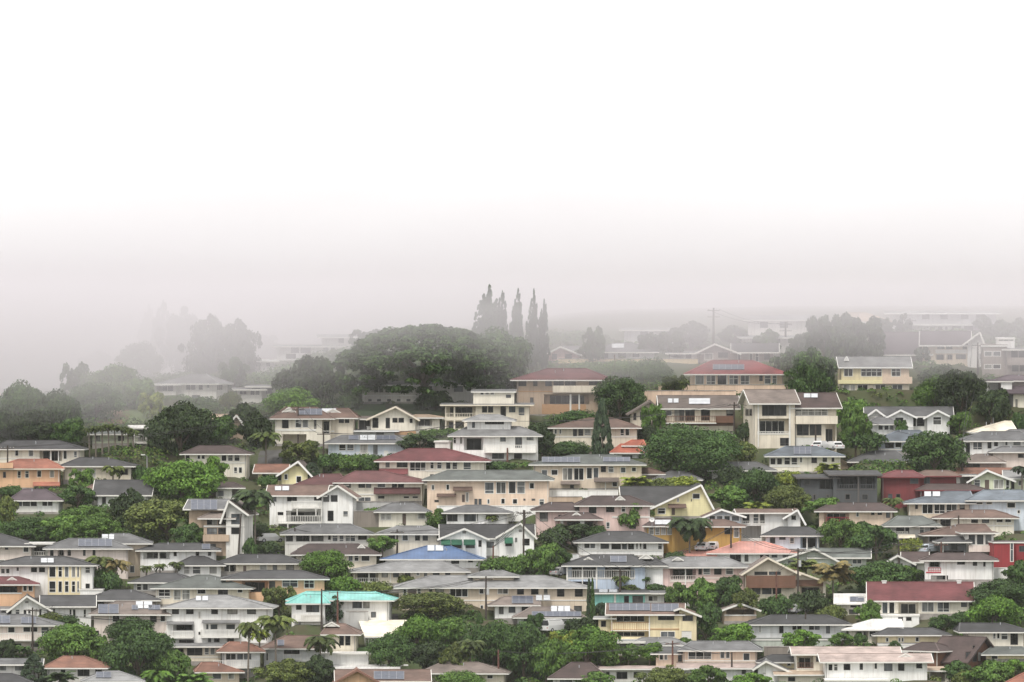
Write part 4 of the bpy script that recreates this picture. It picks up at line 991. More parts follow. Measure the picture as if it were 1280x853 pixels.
H('low house with plain grey hip roof above the lemon gabled house', 'B3',
  B(722, 930, 592, 559, 516, 'offwhite', 'r_grey', rx=(790, 860), d=7, w='k564~584:780~830'),
  B(640, 745, 575, 530, 500, 'taupe', 'r_brown', d=6, dv=2, rx=(655, 690)), yaw=-3)
H('pale cream house with blue-green hip roof and banded white windows', 'B4',
  B(8, 362, 522, 441, 392, 'pcream', 'r_bgrey', rx=(90, 240), d=8.5, w='w450~486:10~40,43~72;w446~486:80~112,116~148;w445~475:158~172;k444~476:217~245;w444~474:270~298;k444~470:318~332;t488~496:8~160;s395~430:130~215'),
  B(-280, 20, 535, 512, 470, 'offwhite', 'r_grey', rx=(-200, -60), d=6, dv=-1.5, w='k516~530:-200~-150,20~60'), yaw=-1)
# ---------------------------------------------------------------- middle slope, right
H('tan modern house with stacked balconies, plain gable and white garage', 'B4',
  B(-75, 134, 398, 178, 108, 'cream', 'r_taupe', 'gx', 8, w='k185~240:-30~92;o254~330:-54~112;k350~390:60~112;P178~395:-52~-46;P178~395:104~112;Lk205~240:-112~-96,-92~-80;r318~332:-54~112'),
  B(133, 342, 402, 200, 124, 'cream', 'r_dbrown', 'gx', 8, dv=.8, w='c206~240:135~300;q241~275:133~342;k283~338:144~204,208~267;o280~372:288~338;g348~400:133~268;S128~148:180~212,216~248;t276~282:133~342'), yaw=10)
H('white craftsman house with grey roof and three arched white gables', 'B4',
  B(505, 905, 325, 242, 194, 'offwhite', 'r_grey', 'gx', 8, dv=1.0, w='k250~292:704~740,744~782'),
  B(608, 726, 325, 238, 209, 'white', 'r_grey', 'gf', 7, xr=664, w='w246~285:634~680;t290~298:608~726', trim='white', oh=.7),
  B(796, 908, 325, 240, 211, 'white', 'r_grey', 'gf', 7, xr=850, w='w244~286:824~868', trim='white', oh=.7),
  B(498, 580, 325, 236, 206, 'white', 'r_grey', 'gf', 5, xr=540, dv=.4, trim='white', oh=.7),
  B(515, 638, 365, 281, 246, 'white', 'r_grey', d=3.5, dv=-2.2, rx=(545, 600), w='w286~312:550~576,580~604,608~630'), yaw=-1)
H('blue-grey house with green-grey hip roofs left of the big round dark tree', 'B4',
  B(556, 800, 420, 366, 312, 'bgrey', 'r_bgrey', rx=(650, 760), d=7, dv=1, w='k370~402:586~630;w370~400:634~670;t404~412:556~690'),
  B(420, 690, 524, 469, 415, 'taupe', 'r_grey', rx=(520, 640), d=8, dv=-4, w='k474~512:440~520,530~600;c476~505:620~675'), yaw=-1, dy=1)
H('black-grey modern house with flat roofs and dark glazed lanais', 'B4',
  B(165, 330, 672, 548, 530, 'dgrey', 'r_char', 's', 8, w='k555~585:180~210;o544~606:258~326;w632~662:225~240,290~308', trim='dark'),
  B(326, 546, 676, 534, 512, 'dgrey', 'r_char', 's', 8, dv=-.8, w='o542~608:346~448,456~536;r582~608:340~540;w630~660:385~412,320~330;k632~660:470~500;P540~672:448~456', trim='dark', rc='dgrey'), yaw=3)
H('dark red house with red-brown hip roofs beside the black-grey modern house', 'B4',
  B(570, 760, 668, 545, 512, 'dred', 'r_dred', rx=(640, 720), d=7, w='k630~656:600~622,640~662;k548~580:710~752', trim='dred'),
  B(752, 942, 668, 540, 512, 'dred', 'r_brown', rx=(790, 900), d=7, dv=1.0, w='k545~580:780~810;k545~600:700~750', trim='dred'),
  B(760, 1082, 668, 610, 580, 'dred', 'r_dbrown', rx=(800, 1000), d=4, dv=-2.5, w='k616~640:790~830', trim='dred'), yaw=-1)
H('house with pale cream peaked roof above the white grey-roofed houses at right', 'B4',
  B(1035, 1222, 375, 322, 266, 'cream', 'r_cream', rx=(1185, 1215), d=8, w='k326~345:1060~1180'), yaw=3)
H('white house with tiered grey roofs and beige lower block at the right edge', 'B4',
  B(984, 1330, 442, 364, 318, 'white', 'r_grey', rx=(1070, 1260), d=8, w='w370~410:1024~1072;w368~406:1095~1120;k366~392:1130~1150;w367~390:1184~1200,1224~1266;k376~430:988~1010'),
  B(1128, 1330, 498, 420, 393, 'ppink', 'r_grey', rx=(1170, 1290), d=6, dv=-3.5, w='k430~450:1250~1280'),
  B(1160, 1330, 400, 350, 308, 'white', 'r_grey', d=6, dv=3, rx=(1210, 1290)), yaw=1)
H('low house with brownish grey roofs right of the big round dark tree', 'B4',
  B(984, 1165, 505, 471, 431, 'taupe', 'r_taupe', rx=(1040, 1110), d=6, w='k476~498:990~1060'),
  B(890, 1245, 548, 528, 500, 'taupe', 'r_rust', 'gx', 5, dv=-4.5, w='k532~546:950~1000', trim='r_rust'), yaw=-2)
H('pale green-white gabled house with flat-roofed left porch at right', 'B4',
  B(1018, 1215, 612, 556, 511, 'pgreen', 'r_lgrey', 'gf', 8, xr=1098, w='m558~596:1030~1062;d560~606:1084~1106;c556~606:1128~1178;w558~605:1188~1208', trim='white'),
  B(1200, 1330, 612, 552, 512, 'pgreen', 'r_lgrey', 'gx', 7, dv=.8, w='k560~606:1212~1232;w562~590:1250~1275'),
  B(940, 1020, 612, 536, 530, 'offwhite', 'r_lgrey', 's', 5, dv=.6, w='v545~590:960~1010'), yaw=-2)
H('large house with blue-grey roof, beige sunroom front and pale blue right block', 'B4',
  B(703, 1012, 757, 676, 616, 'beige', 'r_bgrey', rx=(890, 1010), d=8, w='w678~730:770~826,830~886,890~946;k676~710:958~984;k682~706:735~750;S618~642:782~815,824~860'),
  B(1010, 1330, 800, 662, 610, 'lblue', 'r_bgrey', rx=(1080, 1270), d=8, dv=-.3, w='w670~684:1040~1075,1090~1122;w672~702:1194~1238;w710~730:1245~1262'), yaw=-1)
H('peach house with dark hip roof and red railed lanai above the bushy knoll', 'B4',
  B(256, 622, 798, 716, 675, 'peach', 'r_dbrown', rx=(320, 560), d=8, rc='red', w='o720~782:280~404;r746~782:292~403;w720~746:440~456;k720~736:515~532,548~570;k722~750:590~610'), yaw=-2)
H('deep yellow and peach gambrel house with grey roof and white windows', 'C5',
  B(62, 515, 680, 588, 560, 'cream', 'r_grey', 'n', 8, w='c590~636:75~118,122~155;w590~642:168~240,288~358;w590~644:400~472;P590~678:278~282', dv=.5),
  B(62, 336, 588, 476, 420, 'yellow', 'r_lgrey', 'n', 8, fd=0, w='w485~538:78~140;w485~538:192~340;t560~586:40~336', rc='pyellow'),
  B(335, 515, 588, 476, 420, 'peach', 'r_lgrey', 'n', 8, fd=0, dv=.01, w='w485~538:395~458;t540~586:336~535', rc='peach'),
  B(52, 526, 588, 476, 405, 'yellow', 'r_lgrey', 'gx', 8, fd=-3.05, dv=.02, w='n404~434:82~112', oh=.5, ohs=.3, trim='white'),
  B(62, 505, 725, 684, 682, 'brown', 'r_dbrown', 's', 5, dv=1.2, oh=.1, w='v690~722:150~500'), yaw=2)
H('big house with sweeping dark plum roof and tall white gable end in the mist', 'C5',
  B(600, 910, 462, 330, 235, 'beige', 'r_purple', 'gx', 9, dv=.8, ohs=.5, w='k332~356:702~750,760~802;o388~428:690~750,764~806;k390~422:826~892;t358~384:690~900;P384~460:640~656;k335~356:870~900'),
  B(905, 1022, 440, 330, 240, 'white', 'r_purple', 'gf', 9, xr=985, yl=300, w='k292~335:915~940,944~962;t336~345:905~970', trim='offwhite'),
  B(372, 640, 430, 392, 242, 'taupe', 'r_purple', 'gx', 8, dv=1.5, w='k400~425:400~450'), yaw=-4)
H('taupe flat-roofed modern house with stacked ribbon windows at the upper right edge', 'C5',
  B(1003, 1168, 542, 330, 318, 'taupe', 'r_taupe', 's', 8, oh=.2, w='w368~404:1014~1068,1072~1126;w455~488:1014~1068,1072~1126', trim='white'),
  B(1165, 1400, 542, 356, 345, 'taupe', 'r_lgrey', 's', 8, dv=-1, w='k364~412:1194~1240,1244~1290;k460~505:1200~1245,1250~1290;q412~455:1166~1390', rc='taupe'),
  B(1098, 1218, 330, 282, 278, 'white', 'r_white', 's', 4, dv=4, oh=.1, w='w288~304:1108~1212'), yaw=-1)
H('dark plum-roofed house with white carport frame and cream wall at the right edge', 'C5',
  B(1125, 1400, 800, 648, 602, 'pcream', 'r_purple', rx=(1180, 1380), d=7, w='k655~780:1172~1208;k690~780:1224~1236;t785~800:1170~1215', trim='r_purple'),
  B(1030, 1200, 655, 568, 560, 'white', 'r_purple', 's', 5, dv=1.5, oh=.3, w='v580~650:1042~1128'),
  B(1110, 1400, 600, 565, 528, 'taupe', 'r_purple', d=6, dv=4, rx=(1170, 1380)), yaw=1)
# ---------------------------------------------------------------- upper slope in the mist
H('peach house with wide bright red hip roof above the peach walls', 'C4',
  B(250, 716, 612, 551, 482, 'peach', 'r_red', rx=(362, 560), d=9, w='m556~604:276~320,332~378;k556~604:388~434;m556~604:445~492,502~548;k553~586:596~614;m556~602:622~655,661~684;s502~528:365~520;P551~612:432~438', oh=1.1), yaw=-2)
H('dark grey-green gabled house in the mist behind the red roof', 'C4',
  B(296, 482, 500, 440, 398, 'taupe', 'r_char', 'gf', 8, xr=374, yl=436, w='w446~482:322~366;k440~470:390~440', trim='offwhite'),
  B(478, 672, 505, 442, 396, 'taupe', 'r_char', 'gx', 8, dv=.6, w='w446~490:488~505,545~565,575~595;k448~480:620~650'),
  B(150, 300, 490, 446, 436, 'offwhite', 'r_lgrey', 's', 6, dv=.8, w='w450~475:225~260;v450~475:165~215'), yaw=-2)
H('pale white flat-roofed house faint in the mist left of the dark pine clump', 'C4',
  B(520, 802, 450, 368, 358, 'offwhite', 'r_lgrey', 's', 8, w='k376~396:560~620,660~700,740~780'), yaw=3)
H('faint pale house high in the mist above the pale white flat-roofed house', 'C4',
  B(540, 860, 375, 280, 255, 'offwhite', 'r_lgrey', 's', 8, w='k290~320:600~640,700~740'), yaw=-3)
H('long two-tier pale building with flat roofs in the mist at upper right', 'C5',
  B(555, 1062, 240, 190, 185, 'lgrey', 'r_lgrey', 's', 7, w='w202~232:650~690,700~740,750~775;k200~232:800~860,880~940', trim='white'),
  B(380, 1095, 200, 115, 100, 'lgrey', 'r_lgrey', 's', 7, dv=2.5, w='k120~155:600~650,720~770,860~910,960~1010', trim='white'), yaw=-2)
H('pale hip-roofed house in the mist above the dark pine clump', 'C5',
  B(20, 372, 235, 172, 112, 'offwhite', 'r_tan', rx=(120, 220), d=9, w='w180~215:305~330;k180~212:60~120'), yaw=-3)
H('pink house with misty grey gabled roof, left of the slim dark ironwood on the terrace', 'C3',
  B(498, 648, 492, 446, 412, 'pink', 'r_grey', 'gf', 8, xr=562, w='k450~478:520~545,585~620'),
  B(600, 660, 492, 440, 412, 'pink', 'r_lgrey', 'gx', 7, dv=1), yaw=-3)
H('misty house with broad grey hip roof and white panel behind the yellow terrace wall', 'C3',
  B(738, 1032, 478, 441, 395, 'lgrey', 'r_grey', rx=(830, 920), d=9, w='k446~470:770~800,850~890;w446~470:920~960;S399~420:820~880'), yaw=2)
H('faint pale house with long flat roof high in the mist at centre right', 'C3',
  B(880, 1212, 396, 330, 320, 'lgrey', 'r_lgrey', 's', 8, w='k338~365:960~1000;w338~365:1004~1030;k338~362:1090~1140'), yaw=-2)
H('white two-tier house fading into the mist, left of the giant spreading tree', 'C2',
  B(104, 432, 480, 412, 404, 'white', 'r_lgrey', 's', 8, w='k418~446:175~215,222~275;m416~442:334~365,372~398;k450~475:150~200,270~282'),
  B(330, 562, 420, 366, 352, 'offwhite', 'r_lgrey', 's', 7, dv=3, w='k370~395:412~440;w370~395:482~505,530~555'), yaw=2)
H('small white gabled house in the mist against the giant spreading tree', 'C2',
  B(448, 546, 515, 446, 432, 'white', 'r_lgrey', 'gf', 6, xr=492, w='k446~470:498~510;k452~480:460~470', trim='white'), yaw=-5)
H('white flat-roofed house fading into the mist left of the bushy dark trees', 'C2',
  B(-28, 92, 555, 486, 478, 'white', 'r_white', 's', 7, w='m492~516:0~25;k494~512:50~70'), yaw=4)
H('small pale low house in the mist above the bright green round tree', 'C2',
  B(-30, 95, 680, 612, 604, 'offwhite', 'r_lgrey', 's', 6, w='k622~650:-20~20,50~80;t655~670:-30~60'), yaw=-4)
H('white house with basement windows in shade under the giant spreading tree', 'C2',
  B(532, 1100, 697, 604, 585, 'offwhite', 'r_lgrey', 's', 6, w='k610~642:588~612,616~636,650~690;k612~640:740~780,850~880;t656~662:532~800;k676~688:560~578,605~625,655~675,704~722,752~772;k610~640:990~1035;w612~640:1050~1080', trim='white'), yaw=-1)
# ------------------------------------------------------------------ the ground, terraced under every house
def seg_dist_rect(px, py, c):
    """distance outside a convex quad (numpy)"""
    d = np.full(px.shape, -1e9)
    for i in range(4):
        a = c[i]; b = c[(i+1) % 4]
        ex, ey = b[0]-a[0], b[1]-a[1]; L = math.hypot(ex, ey) or 1
        nx, ny = ey/L, -ex/L
        d = np.maximum(d, (px-a[0])*nx+(py-a[1])*ny)
    return d
GX0, GX1, GY0, GY1, GS = -130, 130, 1168, 1470, 1.25
gnx, gny = int((GX1-GX0)/GS)+1, int((GY1-GY0)/GS)+1
gx = GX0+np.arange(gnx)*GS; gy = GY0+np.arange(gny)*GS
PX, PY = np.meshgrid(gx, gy)
BASE = np.array([[t0(float(x), float(y)) for x in gx] for y in gy])
def make_ground():
    num = np.zeros(PX.shape); den = np.zeros(PX.shape); mx = np.zeros(PX.shape)
    for c in FOOT:
        d = seg_dist_rect(PX, PY, [(p.x, p.y) for p in c[:4]])
        w = np.clip(1-(d-.6)/4.5, 0, 1); w = w*w*(3-2*w)
        w3 = w**2
        num += w3*(c[4]-.12); den += w3; mx = np.maximum(mx, w)
    w0 = (1-mx)**2+1e-4
    return (num+w0*BASE)/(den+w0)
TZ = make_ground()
def tz(X, Y):
    """height of the finished ground"""
    fx = (X-GX0)/GS; fy = (Y-GY0)/GS
    if not (0 <= fx < gnx-1 and 0 <= fy < gny-1): return t0(X, Y)
    i, j = int(fx), int(fy); a, b = fx-i, fy-j
    return float((TZ[j, i]*(1-a)+TZ[j, i+1]*a)*(1-b)+(TZ[j+1, i]*(1-a)+TZ[j+1, i+1]*a)*b)
def ground_mesh():
    xs = [-2500, -1500, -900, -500, -300, -220, -170, -145]+[float(x) for x in gx]+[145, 170, 220, 300, 500, 900, 1500, 2500]
    ys = [-500, -200, -50, -2, 5, 60, 150, 300, 500, 800, 1000, 1100, 1140, 1158]+[float(y) for y in gy]+[1480, 1500, 1530, 1560, 1600, 1640, 1700, 1850, 2100, 2600, 3400, 4500]
    mb = MB(); nx = len(xs)
    for y in ys:
        for x in xs: mb.v.append((x, y, tz(x, y)))
    for j in range(len(ys)-1):
        for i in range(nx-1):
            a = j*nx+i; mb.f.append([a, a+1, a+nx+1, a+nx]); mb.m.append(0)
    m, nt, nd, ln, b = new_mat('hillside_soil')
    c1, _ = noise_mix(nt, nd, ln, (.040, .060, .020), .5, .22, 8, dark=(.060, .050, .028))
    ln.new(c1, b.inputs['Base Color']); b.inputs['Roughness'].default_value = .95
    o = mb.build('ground', m, smooth=True); tag(o, kind='structure')
ground_mesh()
# ------------------------------------------------------------------ vegetation
BARK = plain_mat('bark', (.10, .075, .055), .9, .35, 3.0)
PALMBARK = plain_mat('palm_bark', (.17, .145, .12), .9, .3, 4.0)
LEAF = dict(dark=leaf_mat('dark_leaves', (0.027, 0.053, 0.020)), deep=leaf_mat('deep_green_leaves', (0.039, 0.089, 0.025)), mid=leaf_mat('green_leaves', (0.063, 0.137, 0.029)),
            olive=leaf_mat('olive_leaves', (0.078, 0.117, 0.032)), bright=leaf_mat('bright_green_leaves', (0.070, 0.161, 0.025)), lime=leaf_mat('yellow_green_leaves', (0.140, 0.200, 0.035)),
            blue=leaf_mat('blue_green_leaves', (0.033, 0.062, 0.037)), palm=leaf_mat('palm_fronds', (0.056, 0.090, 0.027)), dry=leaf_mat('dry_fronds', (0.138, 0.131, 0.056)), red=leaf_mat('reddish_leaves', (0.163, 0.044, 0.044)))

def rdir(r):
    z = r.uniform(-1, 1); a = r.uniform(0, 2*math.pi); q = math.sqrt(1-z*z)
    return Vector((q*math.cos(a), q*math.sin(a), z))
def leaf_quads(V, Fc, p, nrm, size, r):
    """one leaf spray: a bent pair of faces"""
    n = (nrm*1.0+rdir(r)*.75).normalized()
    a = n.cross(rdir(r)).normalized(); b = n.cross(a)
    s = size*r.uniform(.65, 1.35); l = s*r.uniform(.5, .8)
    i = len(V)
    V.extend([p-a*s*.5, p+b*l*.5+n*s*.12, p+a*s*.5, p-b*l*.5+n*s*.12])
    Fc.append((i, i+1, i+2, i+3))
def make_crown(kind, seed, leaf, nlobe, nleaf):
    """crown mesh in a unit box: x, y in -1..1, z in 0..1; leaf = leaf size in the same unit (x)"""
    r = random.Random(seed); V = []; Fc = []
    lobes = []
    for i in range(nlobe):
        if kind == 'round':
            d = rdir(r)
            if d.z < -.2 and r.random() < .4: d.z = -d.z
            q = r.uniform(.45, .82); c = Vector((d.x*q, d.y*q, .46+d.z*q*.52)); rad = r.uniform(.18, .34)
        elif kind == 'spread':
            a = r.uniform(0, 2*math.pi); q = r.random()**.45*.90
            c = Vector((q*math.cos(a), q*math.sin(a), .80*math.sqrt(max(0, 1-q*q))+r.uniform(-.035, .02))); rad = r.uniform(.07, .115)
            if r.random() < .42: c.z = r.uniform(.06, max(.10, c.z))
        elif kind == 'loose':
            d = rdir(r); q = r.uniform(.3, .85); c = Vector((d.x*q, d.y*q, .5+d.z*q*.47)); rad = r.uniform(.08, .21)
        elif kind == 'cone':
            z = r.uniform(.01, .97); w = (1-z)**.65*.78*(.6+.4*min(1, z/.12)); a = r.uniform(0, 2*math.pi)
            c = Vector((w*math.cos(a), w*math.sin(a), z)); rad = r.uniform(.10, .19)*(1.1-.4*z)
        elif kind == 'iron':
            sx, sy, sh = ((0, 0, 1.0), (-.42, .25, .86), (.40, -.25, .80), (.12, .40, .93), (-.15, -.4, .72))[i % 5]
            t = r.random()**.72; z = t*sh; w = .46*(1-t)**.85*r.random()**.5+.02; a = r.uniform(0, 2*math.pi)
            c = Vector((sx*(1-.45*t)+w*math.cos(a)+.22*t*t, sy*(1-.4*t)+w*math.sin(a), z)); rad = r.uniform(.06, .16)*(1.1-.75*t)
        else:   # bush
            d = rdir(r); q = r.uniform(.35, .7); c = Vector((d.x*q, d.y*q, .35+abs(d.z)*q*.5)); rad = r.uniform(.28, .42)
        lobes.append((c, rad, r.uniform(.8, 1.2)))
    tot = sum(l[1]**2 for l in lobes)
    for c, rad, k in lobes:
        n = max(6, int(nleaf*rad*rad/tot))
        zs = {'round': .55, 'spread': .5, 'cone': .30, 'iron': .26}.get(kind, .6)
        for j in range(n):
            d = rdir(r)
            if d.z < -.25 and r.random() < .75: d.z = -d.z
            q = rad*(r.random()**.35)
            p = c+Vector((d.x*q, d.y*q, d.z*q*zs))
            if p.z < 0: p.z = r.uniform(0, .06)
            V_n = Vector((d.x, d.y, d.z+.35))
            leaf_quads(V, Fc, p, V_n, leaf, r)
    A = np.array([tuple(p) for p in V])
    lo, hi = np.percentile(A, .6, axis=0), np.percentile(A, 99.4, axis=0)
    c = (lo+hi)/2; h = (hi-lo)/2
    A[:, :2] = (A[:, :2]-c[:2])/h[:2]; A[:, 2] = (A[:, 2]-lo[2])/(hi[2]-lo[2])
    m = MB(); m.v = [tuple(p) for p in A]; m.f = Fc; m.m = [0]*len(Fc)
    return m
def make_palm(seed, nf, droop, lw):
    """crown of arching fronds, each a midrib with separate leaflets; unit: frond length 1"""
    r = random.Random(seed); m = MB()
    for i in range(nf):
        a = 2*math.pi*(i*.382)+r.uniform(-.2, .2); el = r.uniform(-.35, 1.25) if i % 3 else r.uniform(.5, 1.35); L = r.uniform(.75, 1.05)
        pts = []; p = Vector((0, 0, 0)); e = el; N = 12
        h = Vector((math.cos(a), math.sin(a), 0))
        for k in range(N+1):
            pts.append(p.copy()); e -= droop*(.55+.9*k/N)/N*(1.4 if el > .8 else 1)
            p = p+(h*math.cos(e)+Vector((0, 0, math.sin(e))))*(L/N)
        side = h.cross(Vector((0, 0, 1)))
        for k in range(N):
            m.beam(pts[k], pts[k+1], .012, .012)
        for k in range(1, N+1):
            for sub in (0, .5):
                b = pts[k].lerp(pts[k-1], sub); t = (k-sub)/N
                ll = lw*(1.0-.75*abs(t-.4)/.6)*r.uniform(.85, 1.15)
                tg = (pts[k]-pts[k-1]).normalized()
                for sg in (-1, 1):
                    d = (side*sg*.85+tg*.5+Vector((0, 0, -.45-.35*r.random()))).normalized()
                    wv = tg*.046
                    q = b+d*ll
                    m.quad(b-wv, b+wv, q+wv*.4, q-wv*.4)
    return m
PROTO = {}
def proto(kind, seed, cls, mat):
    """shared crown mesh"""
    k = (kind, seed, cls, mat)
    if k in PROTO: return PROTO[k]
    if kind == 'palm': m = make_palm(seed, 30 if cls < 2 else 36, 1.9, .30)
    elif kind == 'fan': m = make_palm(seed, 24, 1.1, .42)
    else:
        nl, nf, ls = {0: (16, 1500, .20), 1: (32, 4200, .115), 2: (64, 10000, .070), 3: (130, 20000, .042)}[cls]
        if kind == 'cone': nl, nf, ls = 150, 6500, .12
        if kind == 'spread': nl, nf = 420, 36000
        if kind == 'iron': nl, nf, ls = 300, 7500, .10
        if kind == 'loose': nl = int(nl*1.9)
        if kind == 'bush': nf = int(nf*.8)
        m = make_crown(kind, seed*7+cls, ls, nl, nf)
    PROTO[k] = m.mesh('crown', LEAF[mat])
    return PROTO[k]
KINDNAME = {'round': 'round_tree', 'spread': 'spreading_tree', 'loose': 'open_crowned_tree', 'cone': 'cypress_tree', 'iron': 'ironwood_tree', 'bush': 'shrub', 'palm': 'palm_tree', 'fan': 'fan_palm'}
trnd = random.Random(3)
def T(kind, tile, cx, y0, y1, hw, leaf, label, trunk=None, dy=0.0, group=None, base=None, lean=0.0, seed=None):
    """tree whose visible crown runs from row y0 (top) to y1 (bottom), half width hw; base = row of the foot"""
    px, py0 = tp(tile, cx, y0); _, py1 = tp(tile, cx, y1); s = TILES[tile][2]
    hpx = hw/s
    by = tp(tile, cx, base)[1] if base is not None else py1+(3 if kind not in ('bush',) else 0)
    Y = ground(min(max(px, -40), 1320), by)+dy
    X = (px-640)/F*Y
    g = tz(X, Y)
    zt = pix(px, py0, Y).z; zb = pix(px, py1, Y).z
    w = hpx/F*Y; hgt = max(.6, zt-zb)
    zb = max(zb, g+.05) if kind == 'bush' else zb
    root = empty(KINDNAME[kind], (X, Y, g))
    tag(root, label, {'palm': 'palm tree', 'fan': 'palm tree', 'bush': 'shrub'}.get(kind, 'tree'), group or {'palm': 'palm trees', 'fan': 'palm trees', 'bush': 'shrubs between the houses'}.get(kind, 'trees among the houses'))
    cls = 0 if w < 1.6 else 1 if w < 3.4 else 2 if w < 7.5 else 3
    sd = seed if seed is not None else trnd.randrange(3)
    me = proto(kind, sd, cls, leaf)
    o = bpy.data.objects.new('crown', me); COL.objects.link(o); o.parent = root
    tm = MB()
    if kind in ('palm', 'fan'):
        top = zt-hgt*.42 if kind == 'palm' else zt-hgt*.55
        sc = max(w, hgt*.52); w *= 1.3
        o.location = (lean, 0, top-g); o.scale = (w*1.04, w*1.04, sc); o.rotation_euler.z = trnd.uniform(0, 6.28)
        N = 6
        tm.tube([(lean*(i/N)**1.6, 0, -.6+(top-g+.6)*i/N) for i in range(N+1)], [max(.11, .17-.01*i) for i in range(N+1)], 7)
        tm.build('trunk', PALMBARK, root)
    else:
        dq = .85 if kind not in ('spread',) else 1.0
        o.location = (0, 0, zb-g); o.scale = (w, w*dq, hgt); o.rotation_euler.z = trnd.uniform(-.5, .5) if kind not in ('iron',) else trnd.uniform(-.3, .3)
        if kind != 'bush':
            tr = trunk or max(.10, min(.5, w*.06)); ctr = zb-g+hgt*.5
            r = trnd
            tm.tube([(0, 0, -.6), (r.uniform(-.1, .1)*w*.3, 0, ctr*.35), (r.uniform(-.1, .1)*w*.4, 0, ctr*.7), (0, 0, zb-g+hgt*.8)], [tr*1.25, tr, tr*.8, tr*.25], 7)
            for i in range(5 if kind in ('round', 'spread', 'loose') else 0):
                a = r.uniform(0, 6.28); q = r.uniform(.35, .6)
                tm.tube([(0, 0, (zb-g)*.7+hgt*.1), (math.cos(a)*w*q*.5, math.sin(a)*w*q*.5*dq, zb-g+hgt*.35), (math.cos(a)*w*q, math.sin(a)*w*q*dq, zb-g+hgt*.58)], [tr*.6, tr*.42, tr*.15], 5)
            tm.build('trunk', BARK, root)
        else:
            for i in range(4):
                a = trnd.uniform(0, 6.28); tm.tube([(0, 0, -.3), (math.cos(a)*w*.4, math.sin(a)*w*.4, zb-g+hgt*.5)], [.05, .02], 5)
            tm.build('stem', BARK, root)
    return root
# ---------------------------------------------------------------- trees of the lower slope
T('round', 'A1', 365, 565, 745, 158, 'mid', 'broad round green tree in front of the pinkish solar-panelled balcony house')
T('round', 'A1', 650, 530, 640, 110, 'deep', 'upper dark crown pressed against the pinkish solar-crowded house', base=668)
T('round', 'A1', 690, 585, 822, 165, 'deep', 'very big dark rounded tree left of the pale yellow flat-roofed house')
T('round', 'A1', 850, 690, 850, 95, 'mid', 'green tree leaning into the big dark rounded tree from its right')
T('cone', 'A1', 172, 712, 850, 66, 'blue', 'dark bristly conifer in front of the rust-brown roof', base=862)
T('palm', 'A1', 785, 755, 900, 85, 'bright', 'yellow-green palm tuft at the foot of the big dark rounded tree', base=900)
T('fan', 'A1', 965, 775, 900, 80, 'mid', 'green palm clump before the orange-brown roof at the bottom', base=905)
T('fan', 'A1', 300, 770, 880, 70, 'dark', 'dark palm clump before the white rust-roofed house', base=890)
T('palm', 'A1', 1240, 500, 680, 72, 'olive', 'tall coconut palm standing before the white three-storey balcony house', base=862, lean=.2)
T('palm', 'A1', 495, 190, 330, 88, 'olive', 'thick feathery palm right of the yellow-bayed house, left one of the clump', base=392)
T('palm', 'A1', 575, 200, 345, 78, 'dry', 'dry-fronded palm right of the yellow-bayed house, right one of the clump', base=395)
T('bush', 'A1', 520, 280, 400, 85, 'deep', 'dark undershrub beneath the feathery palm clump')
T('palm', 'A1', 732, 252, 320, 36, 'palm', 'small palm by the white dark-ribbed-roof house, leftmost of its row', base=345, group='small palms by the white ribbed-roof house')
T('palm', 'A1', 800, 240, 315, 40, 'palm', 'small palm by the white dark-ribbed-roof house, middle of its row', base=345, group='small palms by the white ribbed-roof house')
T('palm', 'A1', 880, 228, 310, 42, 'palm', 'larger palm by the white dark-ribbed-roof house, rightmost of its row', base=342, group='small palms by the white ribbed-roof house')
T('bush', 'A1', 640, 415, 450, 48, 'palm', 'leafy plant on the ridge side of the taupe low house')
T('bush', 'A1', 1085, 385, 425, 50, 'olive', 'olive shrub before the green-grey roofed house wall')
T('bush', 'A1', 1250, 130, 220, 36, 'deep', 'dark shrub under the tan gabled house at its pole')
T('round', 'A1', 20, 640, 740, 60, 'dark', 'dark tree at the left edge below the balcony house')
T('palm', 'A1', 70, 650, 720, 40, 'deep', 'short palm below the pinkish balcony house, left of the pair', base=735)
T('palm', 'A1', 125, 655, 725, 40, 'deep', 'short palm below the pinkish balcony house, right of the pair', base=735)
T('bush', 'A1', 195, 385, 410, 24, 'bright', 'tiny bright shrub beside the yellow glazed bay')
T('bush', 'A1', 250, 510, 560, 60, 'olive', 'flowering olive shrub under the white gabled house')
T('bush', 'A1', 330, 525, 565, 60, 'deep', 'dark shrub right of the flowering olive shrub under the white gabled house')
T('round', 'A2', 352, 198, 340, 128, 'bright', 'rounded bright green tree before the maroon roof with white gablet')
T('bush', 'A2', 425, 325, 410, 90, 'bright', 'bright green lower shrub under the rounded bright tree')
T('bush', 'A2', 590, 350, 410, 95, 'olive', 'pale blossoming shrub bank above the turquoise roof')
T('round', 'A2', 632, 120, 195, 70, 'mid', 'small spreading tree between the blue roof and the maroon roof', base=225)
T('bush', 'A2', 750, 315, 362, 42, 'olive', 'olive bush at the end of the long beige lanai house')
T('loose', 'A2', 115, 375, 490, 82, 'olive', 'olive tree in front of the orange lanai house')
T('palm', 'A2', 100, 490, 620, 95, 'olive', 'yellow-olive palm left of the brown-roofed cream house', base=770, lean=-.2)
T('palm', 'A2', 18, 560, 680, 60, 'lime', 'yellow-green palm in front of the three-storey white house corner', base=780)
T('palm', 'A2', 322, 580, 735, 96, 'palm', 'big feathery palm in front of the cream house with white-trimmed gablet', base=800)
T('loose', 'A2', 385, 425, 545, 58, 'blue', 'thin dark tree in front of the turquoise-roofed house, between two poles')
T('round', 'A2', 880, 405, 520, 172, 'olive', 'wide olive-green tree in front of the long beige house')
T('round', 'A2', 800, 525, 690, 112, 'bright', 'glowing yellow-green tree right of the pale lean-to roof')
